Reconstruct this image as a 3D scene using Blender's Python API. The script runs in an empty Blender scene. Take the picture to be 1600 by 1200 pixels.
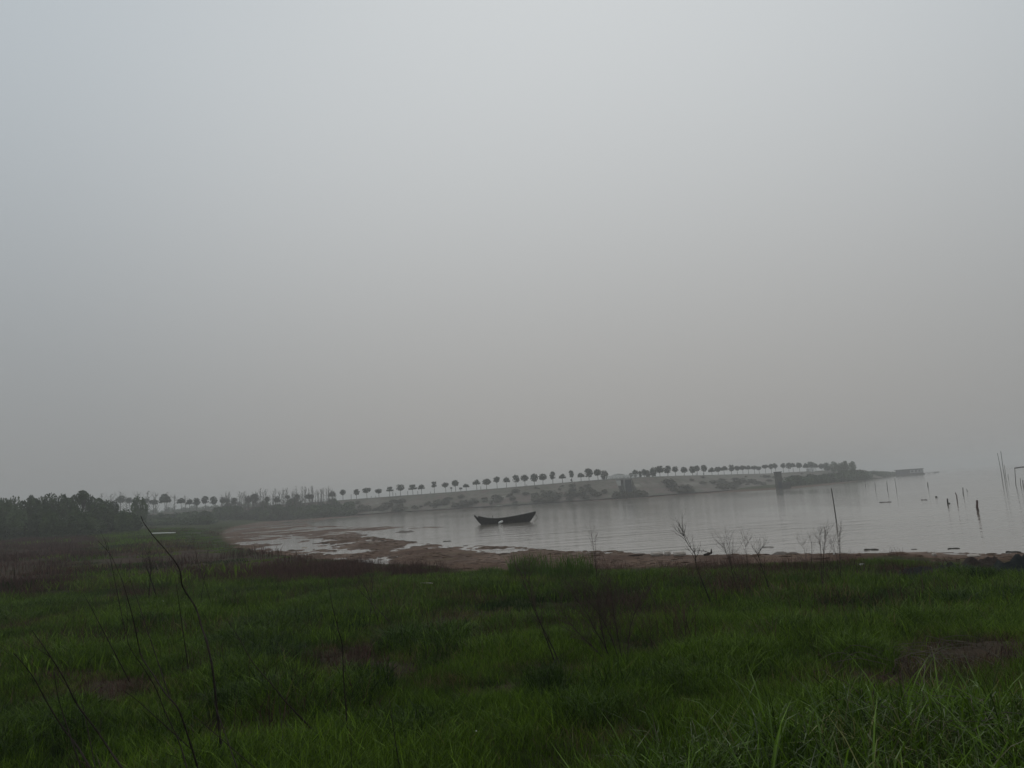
import bpy, math, random
import numpy as np
from mathutils import Vector, Matrix

S = bpy.context.scene
COL = S.collection
R = math.radians
rng = random.Random(7)
nrg = np.random.RandomState(11)

# ------------------------------------------------------------------ camera
EYE = 2.6                      # metres above the lake
FPX = 1208.0                   # focal length in pixels of a 1600 px wide picture
ROLL = math.atan(0.0655)
PITCH = math.atan(175.9 * math.cos(ROLL) / FPX)
FW = Vector((0, math.cos(PITCH), math.sin(PITCH)))
R0 = Vector((1, 0, 0)); U0 = Vector((0, -math.sin(PITCH), math.cos(PITCH)))
RT = R0 * math.cos(ROLL) - U0 * math.sin(ROLL)
UP = R0 * math.sin(ROLL) + U0 * math.cos(ROLL)
cam = bpy.data.cameras.new('camera'); camo = bpy.data.objects.new('camera', cam); COL.objects.link(camo)
cam.sensor_width = 36; cam.lens = FPX / 1600 * 36
cam.clip_start = 0.05; cam.clip_end = 12000
camo.matrix_world = Matrix(((RT.x, UP.x, -FW.x, 0), (RT.y, UP.y, -FW.y, 0), (RT.z, UP.z, -FW.z, EYE), (0, 0, 0, 1)))
S.camera = camo

# ------------------------------------------------------------------ sky, sun, exposure
SUN_EL, SUN_AZ = R(58), R(8)           # high, ahead of the camera, behind the mist
w = bpy.data.worlds.new('World'); S.world = w; w.use_nodes = True
nt = w.node_tree; N = nt.nodes; L = nt.links
bg = N['Background']; bg.inputs[1].default_value = 0.1
sky = N.new('ShaderNodeTexSky'); sky.sky_type = 'NISHITA'; sky.sun_disc = False
sky.sun_elevation = SUN_EL; sky.sun_rotation = SUN_AZ
sky.air_density = 1.5; sky.dust_density = 6.0; sky.ozone_density = 2.0
tc = N.new('ShaderNodeTexCoord')
sx = N.new('ShaderNodeSeparateXYZ'); L.new(tc.outputs['Generated'], sx.inputs[0])
mr = N.new('ShaderNodeMapRange'); mr.interpolation_type = 'SMOOTHSTEP'
mr.inputs[1].default_value = -0.02; mr.inputs[2].default_value = 0.60
L.new(sx.outputs['Z'], mr.inputs[0])
# overcast layer: darker and greyer at the horizon, brighter and cooler above (values x strength 0.1)
ov = N.new('ShaderNodeMix'); ov.data_type = 'RGBA'
ov.inputs[6].default_value = (3.08, 3.06, 3.02, 1)
ov.inputs[7].default_value = (5.35, 5.72, 5.98, 1)
L.new(mr.outputs[0], ov.inputs[0])
# soft warm brightening on the sun's side; lens vignetting painted into the sky colour
nrmz = N.new('ShaderNodeVectorMath'); nrmz.operation = 'NORMALIZE'; L.new(tc.outputs['Generated'], nrmz.inputs[0])
dt = N.new('ShaderNodeVectorMath'); dt.operation = 'DOT_PRODUCT'; L.new(nrmz.outputs[0], dt.inputs[0])
gl_el = R(18)
dt.inputs[1].default_value = (math.sin(SUN_AZ) * math.cos(gl_el), math.cos(SUN_AZ) * math.cos(gl_el), math.sin(gl_el))
gr = N.new('ShaderNodeMapRange'); gr.interpolation_type = 'SMOOTHSTEP'
gr.inputs[1].default_value = 0.74; gr.inputs[2].default_value = 1.03
L.new(dt.outputs['Value'], gr.inputs[0])
gm = N.new('ShaderNodeMix'); gm.data_type = 'RGBA'; gm.blend_type = 'MULTIPLY'
gm.inputs[0].default_value = 1.0
gc = N.new('ShaderNodeMix'); gc.data_type = 'RGBA'
gc.inputs[6].default_value = (0.905, 0.930, 0.948, 1); gc.inputs[7].default_value = (1.115, 1.09, 1.062, 1)
L.new(gr.outputs[0], gc.inputs[0]); L.new(ov.outputs[2], gm.inputs[6]); L.new(gc.outputs[2], gm.inputs[7])
# a little of the clear sky above the mist
hs = N.new('ShaderNodeHueSaturation'); hs.inputs['Saturation'].default_value = 0.4
L.new(sky.outputs[0], hs.inputs['Color'])
mx = N.new('ShaderNodeMix'); mx.data_type = 'RGBA'; mx.inputs[0].default_value = 0.05
L.new(gm.outputs[2], mx.inputs[6]); L.new(hs.outputs[0], mx.inputs[7])
L.new(mx.outputs[2], bg.inputs[0])

sun = bpy.data.lights.new('sun', 'SUN'); suno = bpy.data.objects.new('sun', sun); COL.objects.link(suno)
sun.energy = 0.5; sun.angle = R(25); sun.color = (1, 0.96, 0.9)
sd = Vector((math.sin(SUN_AZ) * math.cos(SUN_EL), math.cos(SUN_AZ) * math.cos(SUN_EL), math.sin(SUN_EL)))
suno.rotation_euler = sd.to_track_quat('Z', 'Y').to_euler()

S.view_settings.view_transform = 'Standard'; S.view_settings.look = 'None'
S.view_settings.exposure = 0.0; S.view_settings.gamma = 1.0
S.view_settings.use_curve_mapping = False
S.render.engine = 'CYCLES'
S.cycles.use_denoising = True
S.cycles.max_bounces = 6; S.cycles.diffuse_bounces = 2; S.cycles.glossy_bounces = 3
S.cycles.transmission_bounces = 2; S.cycles.volume_bounces = 1; S.cycles.transparent_max_bounces = 4
S.cycles.caustics_reflective = False; S.cycles.caustics_refractive = False
S.render.film_transparent = False

# ------------------------------------------------------------------ helpers
def ray(u, v):
    return FW + RT * ((u - 800) / FPX) + UP * ((600 - v) / FPX)
def pt(u, v, D):
    """point in the place that stands D metres ahead in the direction of photo pixel (u, v)"""
    d = ray(u, v); t = D / d.y
    return Vector((d.x * t, D, EYE + d.z * t))
def at_z(u, v, z=0.0):
    d = ray(u, v); t = (z - EYE) / d.z
    return Vector((d.x * t, d.y * t, z))
def hor(u):
    return 600 + 175.9 - (u - 800) * 0.0655

def tag(o, label=None, cat=None, group=None, kind=None):
    if label: o['label'] = label
    if cat: o['category'] = cat
    if group: o['group'] = group
    if kind: o['kind'] = kind
    return o
def empty(name, loc, rz=0.0):
    o = bpy.data.objects.new(name, None); o.empty_display_size = 0.2
    o.location = loc; o.rotation_euler = (0, 0, rz); COL.objects.link(o); return o
def link(name, me, parent=None, loc=(0, 0, 0), rot=(0, 0, 0), scale=(1, 1, 1)):
    o = bpy.data.objects.new(name, me); COL.objects.link(o)
    o.location = loc; o.rotation_euler = rot; o.scale = scale
    if parent: o.parent = parent
    return o

class MB:
    def __init__(s): s.v = []; s.f = []
    def add(s, vs, fs):
        b = len(s.v); s.v += [tuple(q) for q in vs]; s.f += [tuple(i + b for i in f) for f in fs]
    def tube(s, P, rad, n=5, cap=True):
        P = [Vector(p) for p in P]; m = len(P); vs = []; fs = []
        if not hasattr(rad, '__len__'): rad = [rad] * m
        ref = Vector((0.31, 0.93, 0.17))
        for i, p in enumerate(P):
            t = (P[min(i + 1, m - 1)] - P[max(i - 1, 0)])
            t = t.normalized() if t.length > 1e-9 else Vector((0, 0, 1))
            a = t.cross(ref)
            if a.length < 1e-3: a = t.cross(Vector((1, 0, 0)))
            a.normalize(); b = t.cross(a)
            for k in range(n):
                an = 2 * math.pi * k / n
                vs.append(p + (a * math.cos(an) + b * math.sin(an)) * rad[i])
        for i in range(m - 1):
            for k in range(n):
                fs.append((i * n + k, i * n + (k + 1) % n, (i + 1) * n + (k + 1) % n, (i + 1) * n + k))
        if cap:
            fs.append(tuple(range(n))[::-1]); fs.append(tuple((m - 1) * n + k for k in range(n)))
        s.add(vs, fs)
    def box(s, c, d, rz=0.0, tilt=0.0, bev=0.0):
        c = Vector(c); h = [q / 2 for q in d]
        M = Matrix.Rotation(rz, 3, 'Z') @ Matrix.Rotation(tilt, 3, 'Y')
        if bev <= 0:
            vs = [c + M @ Vector((i * h[0], j * h[1], k * h[2])) for i in (-1, 1) for j in (-1, 1) for k in (-1, 1)]
            s.add(vs, [(0, 1, 3, 2), (4, 6, 7, 5), (0, 4, 5, 1), (2, 3, 7, 6), (0, 2, 6, 4), (1, 5, 7, 3)])
        else:
            ring = []
            for (zz, ins) in ((-h[2], bev), (-h[2] + bev, 0), (h[2] - bev, 0), (h[2], bev)):
                x, y = h[0] - ins, h[1] - ins
                ring.append([c + M @ Vector(q) for q in ((-x, -y, zz), (x, -y, zz), (x, y, zz), (-x, y, zz))])
            vs = sum(ring, []); fs = [(3, 2, 1, 0), (12, 13, 14, 15)]
            for a in range(3):
                for k in range(4):
                    fs.append((a * 4 + k, a * 4 + (k + 1) % 4, a * 4 + 4 + (k + 1) % 4, a * 4 + 4 + k))
            s.add(vs, fs)
    def mesh(s, name, mat=None, smooth=False):
        me = bpy.data.meshes.new(name); me.from_pydata(s.v, [], s.f); me.update()
        if mat: me.materials.append(mat)
        if smooth: me.polygons.foreach_set('use_smooth', [True] * len(me.polygons))
        return me
    def build(s, name, mat, parent=None, loc=(0, 0, 0), rot=(0, 0, 0), smooth=False):
        return link(name, s.mesh(name, mat, smooth), parent, loc, rot)

def np_mesh(name, verts, faces, mat=None, smooth=True):
    me = bpy.data.meshes.new(name)
    nv, nf, k = len(verts), len(faces), faces.shape[1]
    me.vertices.add(nv); me.vertices.foreach_set('co', np.asarray(verts, np.float32).ravel())
    me.loops.add(nf * k); me.loops.foreach_set('vertex_index', faces.astype(np.int32).ravel())
    me.polygons.add(nf)
    me.polygons.foreach_set('loop_start', np.arange(0, nf * k, k, dtype=np.int32))
    me.polygons.foreach_set('loop_total', np.full(nf, k, np.int32))
    me.polygons.foreach_set('use_smooth', np.full(nf, smooth))
    me.update(calc_edges=True); me.validate()
    if mat: me.materials.append(mat)
    return me

# ---- numpy noise
def _h(ix, iy, seed):
    n = (ix.astype(np.int64) * 374761393 + iy.astype(np.int64) * 668265263 + seed * 974634777) & 0xffffffff
    n = ((n ^ (n >> 13)) * 1274126177) & 0xffffffff
    return ((n ^ (n >> 16)) & 0xffffff) / float(0xffffff)
def vnoise(x, y, seed=0):
    ix = np.floor(x); iy = np.floor(y); fx = x - ix; fy = y - iy
    fx = fx * fx * fx * (fx * (fx * 6 - 15) + 10); fy = fy * fy * fy * (fy * (fy * 6 - 15) + 10)
    a = _h(ix, iy, seed); b = _h(ix + 1, iy, seed); c = _h(ix, iy + 1, seed); d = _h(ix + 1, iy + 1, seed)
    return (a + (b - a) * fx + (c - a) * fy + (a - b - c + d) * fx * fy) * 2 - 1
def fbm(x, y, o=4, seed=0):
    s = 0; a = 1.0; t = 0
    for i in range(o):
        s = s + a * vnoise(x * 2 ** i + i * 17.3, y * 2 ** i - i * 9.1, seed + i); t += a; a *= 0.5
    return s / t

# ---- materials
def mat(name, col, rough=0.8, spec=0.3, var=0.0, scale=3.0, col2=None, bump=0.0, bscale=20.0, objrand=0.0, trans=0.0, detail=4.0):
    m = bpy.data.materials.new(name); m.use_nodes = True
    T = m.node_tree; n = T.nodes; l = T.links; p = n['Principled BSDF']
    p.inputs['Roughness'].default_value = rough; p.inputs['Specular IOR Level'].default_value = spec
    p.inputs['Base Color'].default_value = (*col, 1)
    co = n.new('ShaderNodeTexCoord')
    out = None
    if col2 is not None or var > 0:
        nz = n.new('ShaderNodeTexNoise'); nz.inputs['Scale'].default_value = scale; nz.inputs['Detail'].default_value = detail
        l.new(co.outputs['Object'], nz.inputs['Vector'])
        c = n.new('ShaderNodeMix'); c.data_type = 'RGBA'
        c2 = col2 if col2 is not None else tuple(q * (1 - var) for q in col)
        c.inputs[6].default_value = (*col, 1); c.inputs[7].default_value = (*c2, 1)
        r_ = n.new('ShaderNodeMapRange'); r_.inputs[1].default_value = 0.35; r_.inputs[2].default_value = 0.65
        l.new(nz.outputs['Fac'], r_.inputs[0]); l.new(r_.outputs[0], c.inputs[0])
        out = c.outputs[2]
    if objrand > 0:
        oi = n.new('ShaderNodeObjectInfo')
        rr = n.new('ShaderNodeMapRange'); rr.inputs[3].default_value = 1 - objrand; rr.inputs[4].default_value = 1 + objrand
        l.new(oi.outputs['Random'], rr.inputs[0])
        h = n.new('ShaderNodeHueSaturation'); h.inputs['Color'].default_value = (*col, 1)
        if out: l.new(out, h.inputs['Color'])
        l.new(rr.outputs[0], h.inputs['Value']); out = h.outputs[0]
    if out: l.new(out, p.inputs['Base Color'])
    if bump > 0:
        b = n.new('ShaderNodeBump'); b.inputs['Strength'].default_value = bump; b.inputs['Distance'].default_value = 0.02
        nb = n.new('ShaderNodeTexNoise'); nb.inputs['Scale'].default_value = bscale; nb.inputs['Detail'].default_value = 5
        l.new(co.outputs['Object'], nb.inputs['Vector']); l.new(nb.outputs['Fac'], b.inputs['Height'])
        l.new(b.outputs[0], p.inputs['Normal'])
    if trans > 0:
        t = n.new('ShaderNodeBsdfTranslucent'); a = n.new('ShaderNodeMixShader'); a.inputs[0].default_value = trans
        t.inputs['Color'].default_value = (*[q * 1.2 for q in col], 1)
        if out: l.new(out, t.inputs['Color'])
        l.new(p.outputs[0], a.inputs[1]); l.new(t.outputs[0], a.inputs[2])
        l.new(a.outputs[0], n['Material Output'].inputs['Surface'])
    return m

def blade_mat(name, dark, light, dry, rough=0.55, spec=0.35, trans=0.25, dry_at=0.8):
    """grass: colour from the per-plant attribute tint (0..1)"""
    m = bpy.data.materials.new(name); m.use_nodes = True
    T = m.node_tree; n = T.nodes; l = T.links; p = n['Principled BSDF']
    at = n.new('ShaderNodeAttribute'); at.attribute_type = 'INSTANCER'; at.attribute_name = 'tint'
    cr = n.new('ShaderNodeValToRGB'); e = cr.color_ramp.elements
    e[0].position = 0.0; e[0].color = (*dark, 1); e[1].position = dry_at - 0.15; e[1].color = (*light, 1)
    q = e.new(min(1.0, dry_at + 0.1)); q.color = (*dry, 1)
    l.new(at.outputs['Fac'], cr.inputs[0])
    ge = n.new('ShaderNodeNewGeometry')
    rv = n.new('ShaderNodeMapRange'); rv.inputs[3].default_value = 0.45; rv.inputs[4].default_value = 1.75
    l.new(ge.outputs['Random Per Island'], rv.inputs[0])
    h = n.new('ShaderNodeHueSaturation'); l.new(cr.outputs[0], h.inputs['Color']); l.new(rv.outputs[0], h.inputs['Value'])
    l.new(h.outputs[0], p.inputs['Base Color'])
    p.inputs['Roughness'].default_value = rough; p.inputs['Specular IOR Level'].default_value = spec
    t = n.new('ShaderNodeBsdfTranslucent'); a = n.new('ShaderNodeMixShader'); a.inputs[0].default_value = trans
    l.new(h.outputs[0], t.inputs['Color']); l.new(p.outputs[0], a.inputs[1]); l.new(t.outputs[0], a.inputs[2])
    l.new(a.outputs[0], n['Material Output'].inputs['Surface'])
    return m

M_TREE = mat('tree_leaves', (0.028, 0.042, 0.022), 0.7, 0.2, col2=(0.05, 0.065, 0.034), scale=1.5, objrand=0.18, trans=0.1)
M_TREE2 = mat('thicket_leaves', (0.034, 0.056, 0.022), 0.7, 0.2, col2=(0.078, 0.112, 0.046), scale=1.6, objrand=0.35, trans=0.15)
M_BUSH = mat('bush_leaves', (0.088, 0.088, 0.058), 0.8, 0.2, col2=(0.125, 0.115, 0.085), scale=1.5, objrand=0.3, trans=0.1)
M_BARK = mat('bark', (0.07, 0.06, 0.05), 0.9, 0.2, col2=(0.11, 0.10, 0.085), scale=6)
M_TWIG = mat('pale_twigs', (0.12, 0.11, 0.095), 0.9, 0.2)
M_STALK = mat('dead_stalk', (0.018, 0.014, 0.012), 0.9, 0.1, col2=(0.035, 0.026, 0.02), scale=30)
M_TWIGRED = mat('reddish_twigs', (0.07, 0.048, 0.04), 0.9, 0.1)
M_DRY = mat('dry_vine', (0.13, 0.11, 0.085), 0.9, 0.15, col2=(0.07, 0.06, 0.045), scale=12)
M_HULL = mat('tarred_wood', (0.014, 0.013, 0.013), 0.75, 0.2, col2=(0.03, 0.027, 0.025), scale=5, bump=0.3, bscale=25)
M_HULLIN = mat('boat_planks', (0.04, 0.035, 0.03), 0.75, 0.2, col2=(0.02, 0.018, 0.016), scale=7)
M_STAKE = mat('wet_stake_wood', (0.03, 0.026, 0.024), 0.75, 0.3, col2=(0.055, 0.048, 0.042), scale=8, bump=0.3)
M_STAKER = mat('reddish_stake_wood', (0.06, 0.032, 0.028), 0.75, 0.3, col2=(0.09, 0.05, 0.045), scale=8)
M_CONC = mat('concrete', (0.27, 0.265, 0.25), 0.85, 0.3, col2=(0.19, 0.185, 0.17), scale=0.9, bump=0.2, bscale=6)
M_SHADE_STEEL = mat('shade_and_steel', (0.03, 0.04, 0.052), 0.6, 0.4, col2=(0.05, 0.058, 0.065), scale=0.8)  # dark tone for the abutment's painted shade and the intake steel
M_WHITE = mat('white_paint', (0.72, 0.72, 0.70), 0.7, 0.3, col2=(0.6, 0.6, 0.57), scale=2)
M_FOAM = mat('weathered_foam', (0.42, 0.38, 0.34), 0.8, 0.3, col2=(0.30, 0.26, 0.22), scale=4, bump=0.4, bscale=9)
M_NET = mat('fishing_net', (0.007, 0.010, 0.011), 0.95, 0.05, col2=(0.016, 0.019, 0.019), scale=5, bump=0.9, bscale=18)
M_NETB = mat('brown_net', (0.020, 0.015, 0.013), 0.95, 0.05, col2=(0.034, 0.026, 0.022), scale=5, bump=0.9, bscale=18)
M_CABIN = mat('cabin_panel', (0.05, 0.05, 0.068), 0.8, 0.3, col2=(0.07, 0.07, 0.085), scale=0.5)
M_CABINP = mat('cabin_pale_panel', (0.38, 0.39, 0.40), 0.8, 0.3)
M_ROOF = mat('cabin_roof', (0.045, 0.048, 0.06), 0.7, 0.3)
M_GLASS = mat('dark_glass', (0.02, 0.025, 0.03), 0.15, 0.5)
M_SIGN = mat('sign_grey', (0.07, 0.07, 0.072), 0.7, 0.3)

# ------------------------------------------------------------------ terrain layout
shore_px = [(1600, 863), (1540, 864), (1480, 862), (1420, 863), (1340, 864.5), (1290, 865), (1240, 866.5), (1150, 866),
            (1070, 865), (1000, 864), (940, 861), (880, 859.5), (800, 855), (740, 852), (690, 853), (650, 848), (600, 841), (560, 834),
            (610, 827.5), (700, 823.5), (640, 822.5), (560, 823), (510, 821.5), (478, 818.5), (500, 814), (540, 809.5), (600, 803.5), (660, 799.5),
            (720, 796), (780, 790.5), (840, 787), (900, 784.5), (980, 780), (1060, 774.5), (1150, 768.5), (1240, 763.5),
            (1290, 758.5), (1320, 755), (1345, 751.5), (1370, 748), (1400, 743.5), (1425, 741.5)]
grass_px = [(1600, 888), (1540, 884), (1480, 882), (1400, 877), (1340, 880), (1280, 884), (1200, 887), (1130, 889), (1060, 893), (990, 894),
            (930, 893), (880, 893), (820, 894), (760, 896), (700, 893), (620, 887), (540, 880), (470, 873), (400, 867),
            (372, 857), (350, 843), (342, 834), (362, 824), (400, 817), (450, 811.5), (500, 808), (560, 803.5), (620, 799.5),
            (700, 794), (780, 788), (900, 782), (1000, 776), (1100, 769.5), (1240, 761), (1290, 756.5), (1345, 750), (1400, 742.6), (1425, 740.8)]
tail = [(300, 560), (190, 640), (120, 900), (100, 2600), (3200, 2600), (3200, -500), (110, 12), (50, 19)]
SHORE = np.array([tuple(at_z(u, v)[:2]) for u, v in shore_px] + tail)
GRASSE = np.array([tuple(at_z(u, v)[:2]) for u, v in grass_px] +
                  [(305, 566), (186, 646), (116, 906), (96, 2604), (3204, 2604), (3204, -504), (104, 8), (46, 15.5)])

def sdist(x, y, P):
    """signed distance, positive outside polygon P"""
    d2 = np.full(x.shape, 1e18); inside = np.zeros(x.shape, bool)
    n = len(P)
    for i in range(n):
        ax, ay = P[i]; bx, by = P[(i + 1) % n]
        ex, ey = bx - ax, by - ay
        t = np.clip(((x - ax) * ex + (y - ay) * ey) / (ex * ex + ey * ey + 1e-12), 0, 1)
        dx = x - ax - t * ex; dy = y - ay - t * ey
        d2 = np.minimum(d2, dx * dx + dy * dy)
        c = ((ay > y) != (by > y)) & (x < (bx - ax) * (y - ay) / ((by - ay) if abs(by - ay) > 1e-12 else 1e-12) + ax)
        inside ^= c
    d = np.sqrt(d2)
    return np.where(inside, -d, d)

def terrain(x, y):
    x = np.asarray(x, float); y = np.asarray(y, float)
    wx = x + 0.5 * fbm(x * 0.5, y * 0.3, 3, 31); wy = y + 0.8 * fbm(x * 0.35, y * 0.25, 3, 41)
    s = sdist(wx, wy, SHORE); g = sdist(wx, wy, GRASSE)
    near = np.clip(np.hypot(x, y) / 90.0, 0, 1)
    t = np.clip(s, 0, None) / (np.clip(s, 0, None) + np.clip(-g, 0, None) + 1e-6)
    # flats: barely above the water and furrowed, so that pools stand in them
    fl = 0.13 * t ** 1.6
    pool = fbm(x * 0.22, y * 0.13, 4, 3) * 0.060 + fbm(x * 0.6, y * 0.33, 4, 8) * 0.048
    left = np.clip((-x + 2) / 10.0, 0, 1)
    amp = 0.45 + 0.55 * left
    pool = pool + fbm(x * 1.7, y * 1.2, 3, 12) * 0.022
    zf = fl * (1 - 0.75 * left) + 0.012 * (1 - left) - 0.006 * left + (pool + 0.02 * np.sign(pool)) * amp * np.clip(s / 0.6, 0.15, 1)
    zg = 0.13 + 0.82 * (1 - np.exp(-np.clip(g, 0, None) / 15.0)) + 0.10 * fbm(x * 0.22, y * 0.22, 3, 5) * np.clip(g / 3, 0, 1) \
        + 0.085 * fbm(x * 0.9, y * 0.9, 3, 6) * np.clip(g / 4, 0, 1) + 0.03 * vnoise(x * 2.6, y * 2.6, 7) * np.clip(g / 6, 0, 1)
    back = np.clip((y - 45) / 90.0, 0, 1) * np.clip((-x - 8) / 25.0, 0, 1)
    zg = zg + 0.55 * back * np.clip(g / 15, 0, 1)
    k = np.clip(g / 1.0 + 0.5, 0, 1)
    z = zf * (1 - k) + zg * k
    zw = -0.03 - 0.06 * np.clip(-s, 0, 12) ** 0.9 + np.clip(pool, -1, 0.02)
    z = np.where(s < 0, np.minimum(zw, -0.02), z)
    return z, s, g
def hgt(x, y):
    return float(terrain(np.array([x]), np.array([y]))[0][0])
def ground(u, v):
    """where the line of sight of photo pixel (u, v) meets the ground"""
    d = ray(u, v); ys = np.concatenate([np.arange(3, 40, 0.05), np.arange(40, 330, 0.4)])
    t = ys / d.y; xs = d.x * t; zs = EYE + d.z * t
    h = np.maximum(terrain(xs, ys)[0], 0)
    i = np.argmax(zs < h) if np.any(zs < h) else len(ys) - 1
    return Vector((xs[i], ys[i], h[i]))

# zones on the land, as ellipses / polygons found on the ground
def poly_world(px):
    return np.array([tuple(ground(u, v)[:2]) for u, v in px])
RED1 = poly_world([(-60, 842), (60, 842), (165, 840), (135, 868), (120, 925), (-80, 930)])
RED2 = poly_world([(150, 862), (235, 846), (275, 852), (345, 862), (400, 868), (470, 876), (560, 884), (690, 895), (640, 903), (560, 906), (470, 912), (380, 915), (250, 908), (150, 898)])
RED3 = poly_world([(1060, 893), (1330, 885), (1310, 915), (1180, 935), (1080, 930)])
BROWN = [poly_world(p) for p in (
    [(40, 1062), (150, 1050), (300, 1075), (260, 1110), (90, 1105)],
    [(590, 985), (680, 960), (745, 965), (735, 1030), (690, 1060), (580, 1062), (470, 1070), (500, 1030)],
    [(1230, 1085), (1300, 1030), (1400, 1008), (1700, 1000), (1700, 1075), (1450, 1090), (1300, 1110)],
    [(770, 1055), (900, 1035), (890, 1062), (790, 1070)],
    [(760, 1160), (950, 1150), (930, 1185), (780, 1190)],
    [(330, 1150), (430, 1140), (460, 1185), (340, 1195)],
    [(-40, 965), (60, 960), (70, 990), (-40, 1000)])]
def zone(x, y, polys, soft):
    d = np.full(np.shape(x), 1e9)
    for P in polys: d = np.minimum(d, sdist(x + 0.5 * vnoise(x * 0.8, y * 0.8, 61), y + 0.5 * vnoise(x * 0.8, y * 0.8, 62), P))
    return np.clip(0.5 - d / soft, 0, 1)

# ------------------------------------------------------------------ ground sheet
rr = np.concatenate([np.array([0.4, 1.2, 2.0]), np.arange(2.8, 25, 0.16), np.arange(25, 80, 0.30),
                     np.geomspace(80, 300, 150), np.geomspace(304, 2600, 46)])
az = np.concatenate([np.linspace(-180, -62, 24), np.linspace(-58, -40, 40), np.linspace(-39.8, 39.8, 470), np.linspace(40, 58, 40), np.linspace(62, 180, 24)[:-1]])
A, RR = np.meshgrid(np.radians(az), rr)
gx = RR * np.sin(A); gy = RR * np.cos(A)
zz, ss, gg = terrain(gx.ravel(), gy.ravel())
nr, na = gx.shape
idx = np.arange(nr * na).reshape(nr, na)
nxt = np.roll(idx, -1, axis=1)
quads = np.stack([idx[:-1], idx[1:], nxt[1:], nxt[:-1]], -1).reshape(-1, 4)
# close the middle with one low vertex fan made of thin quads collapsed on the first ring is avoided: a small disc is enough
verts = np.stack([gx.ravel(), gy.ravel(), zz], -1)

mg = bpy.data.materials.new('ground'); mg.use_nodes = True
T = mg.node_tree; n = T.nodes; l = T.links; P_ = n['Principled BSDF']
tcg = n.new('ShaderNodeTexCoord')
def nz(scale, det=5, vec=None, rough=0.6):
    q = n.new('ShaderNodeTexNoise'); q.inputs['Scale'].default_value = scale; q.inputs['Detail'].default_value = det
    q.inputs['Roughness'].default_value = rough
    l.new(vec or tcg.outputs['Object'], q.inputs['Vector']); return q.outputs['Fac']
def mixc(f, a, b, lo=None, hi=None):
    c = n.new('ShaderNodeMix'); c.data_type = 'RGBA'
    if lo is not None:
        q = n.new('ShaderNodeMapRange'); q.inputs[1].default_value = lo; q.inputs[2].default_value = hi; l.new(f, q.inputs[0]); f = q.outputs[0]
    l.new(f, c.inputs[0])
    for s_, k in ((a, 6), (b, 7)):
        if isinstance(s_, tuple): c.inputs[k].default_value = (*s_, 1)
        else: l.new(s_, c.inputs[k])
    return c.outputs[2]
att = n.new('ShaderNodeAttribute'); att.attribute_name = 'zone'
sep = n.new('ShaderNodeSeparateColor'); l.new(att.outputs['Color'], sep.inputs[0])
mp = n.new('ShaderNodeMapping'); mp.inputs['Scale'].default_value = (0.5, 0.22, 1); l.new(tcg.outputs['Object'], mp.inputs[0])
mud = mixc(nz(0.9, 6, mp.outputs[0]), (0.075, 0.042, 0.028), (0.150, 0.100, 0.072), 0.40, 0.66)
mud = mixc(nz(3.0, 6), mud, (0.045, 0.026, 0.017), 0.45, 0.66)
mud = mixc(nz(0.35, 4), mud, (0.085, 0.064, 0.035), 0.55, 0.75)
turf = mixc(nz(2.5, 6), (0.012, 0.020, 0.004), (0.034, 0.046, 0.008), 0.35, 0.65)
turf = mixc(nz(9.0, 5), turf, (0.035, 0.028, 0.018), 0.56, 0.72)
redw = mixc(nz(1.5, 6), (0.038, 0.024, 0.020), (0.065, 0.040, 0.034), 0.35, 0.65)
brow = mixc(nz(5, 6), (0.026, 0.019, 0.013), (0.055, 0.042, 0.028), 0.35, 0.65)
c1 = mixc(sep.outputs[0], mud, turf); c1 = mixc(sep.outputs[1], c1, redw); c1 = mixc(sep.outputs[2], c1, brow)
l.new(c1, P_.inputs['Base Color'])
# wet mud near the waterline is glossier
geo = n.new('ShaderNodeNewGeometry'); sz = n.new('ShaderNodeSeparateXYZ'); l.new(geo.outputs['Position'], sz.inputs[0])
wr = n.new('ShaderNodeMapRange'); wr.inputs[1].default_value = 0.0; wr.inputs[2].default_value = 0.09
wr.inputs[3].default_value = 0.6; wr.inputs[4].default_value = 0.95
l.new(sz.outputs['Z'], wr.inputs[0]); l.new(wr.outputs[0], P_.inputs['Roughness'])
P_.inputs['Specular IOR Level'].default_value = 0.05
bp = n.new('ShaderNodeBump'); bp.inputs['Strength'].default_value = 0.5; bp.inputs['Distance'].default_value = 0.03
l.new(nz(6, 7), bp.inputs['Height']); l.new(bp.outputs[0], P_.inputs['Normal'])

gme = np_mesh('ground', verts, quads, mg)
gk = np.clip(gg / 0.9 + 0.5 + 0.5 * fbm(gx.ravel() * 1.3, gy.ravel() * 1.3, 3, 77), 0, 1)
rk = np.maximum(zone(gx.ravel(), gy.ravel(), [RED1], 3.0), zone(gx.ravel(), gy.ravel(), [RED2], 2.0)) * (0.75 + 0.25 * fbm(gx.ravel() * 0.6, gy.ravel() * 0.6, 3, 9))
rk = np.maximum(rk, 0.5 * zone(gx.ravel(), gy.ravel(), [RED3], 2.0))
bk = zone(gx.ravel(), gy.ravel(), BROWN, 0.8)
ca = gme.color_attributes.new('zone', 'FLOAT_COLOR', 'POINT')
ca.data.foreach_set('color', np.stack([gk, rk * gk, bk * gk, np.ones_like(gk)], -1).astype(np.float32).ravel())
tag(link('ground', gme), kind='structure')

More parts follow.
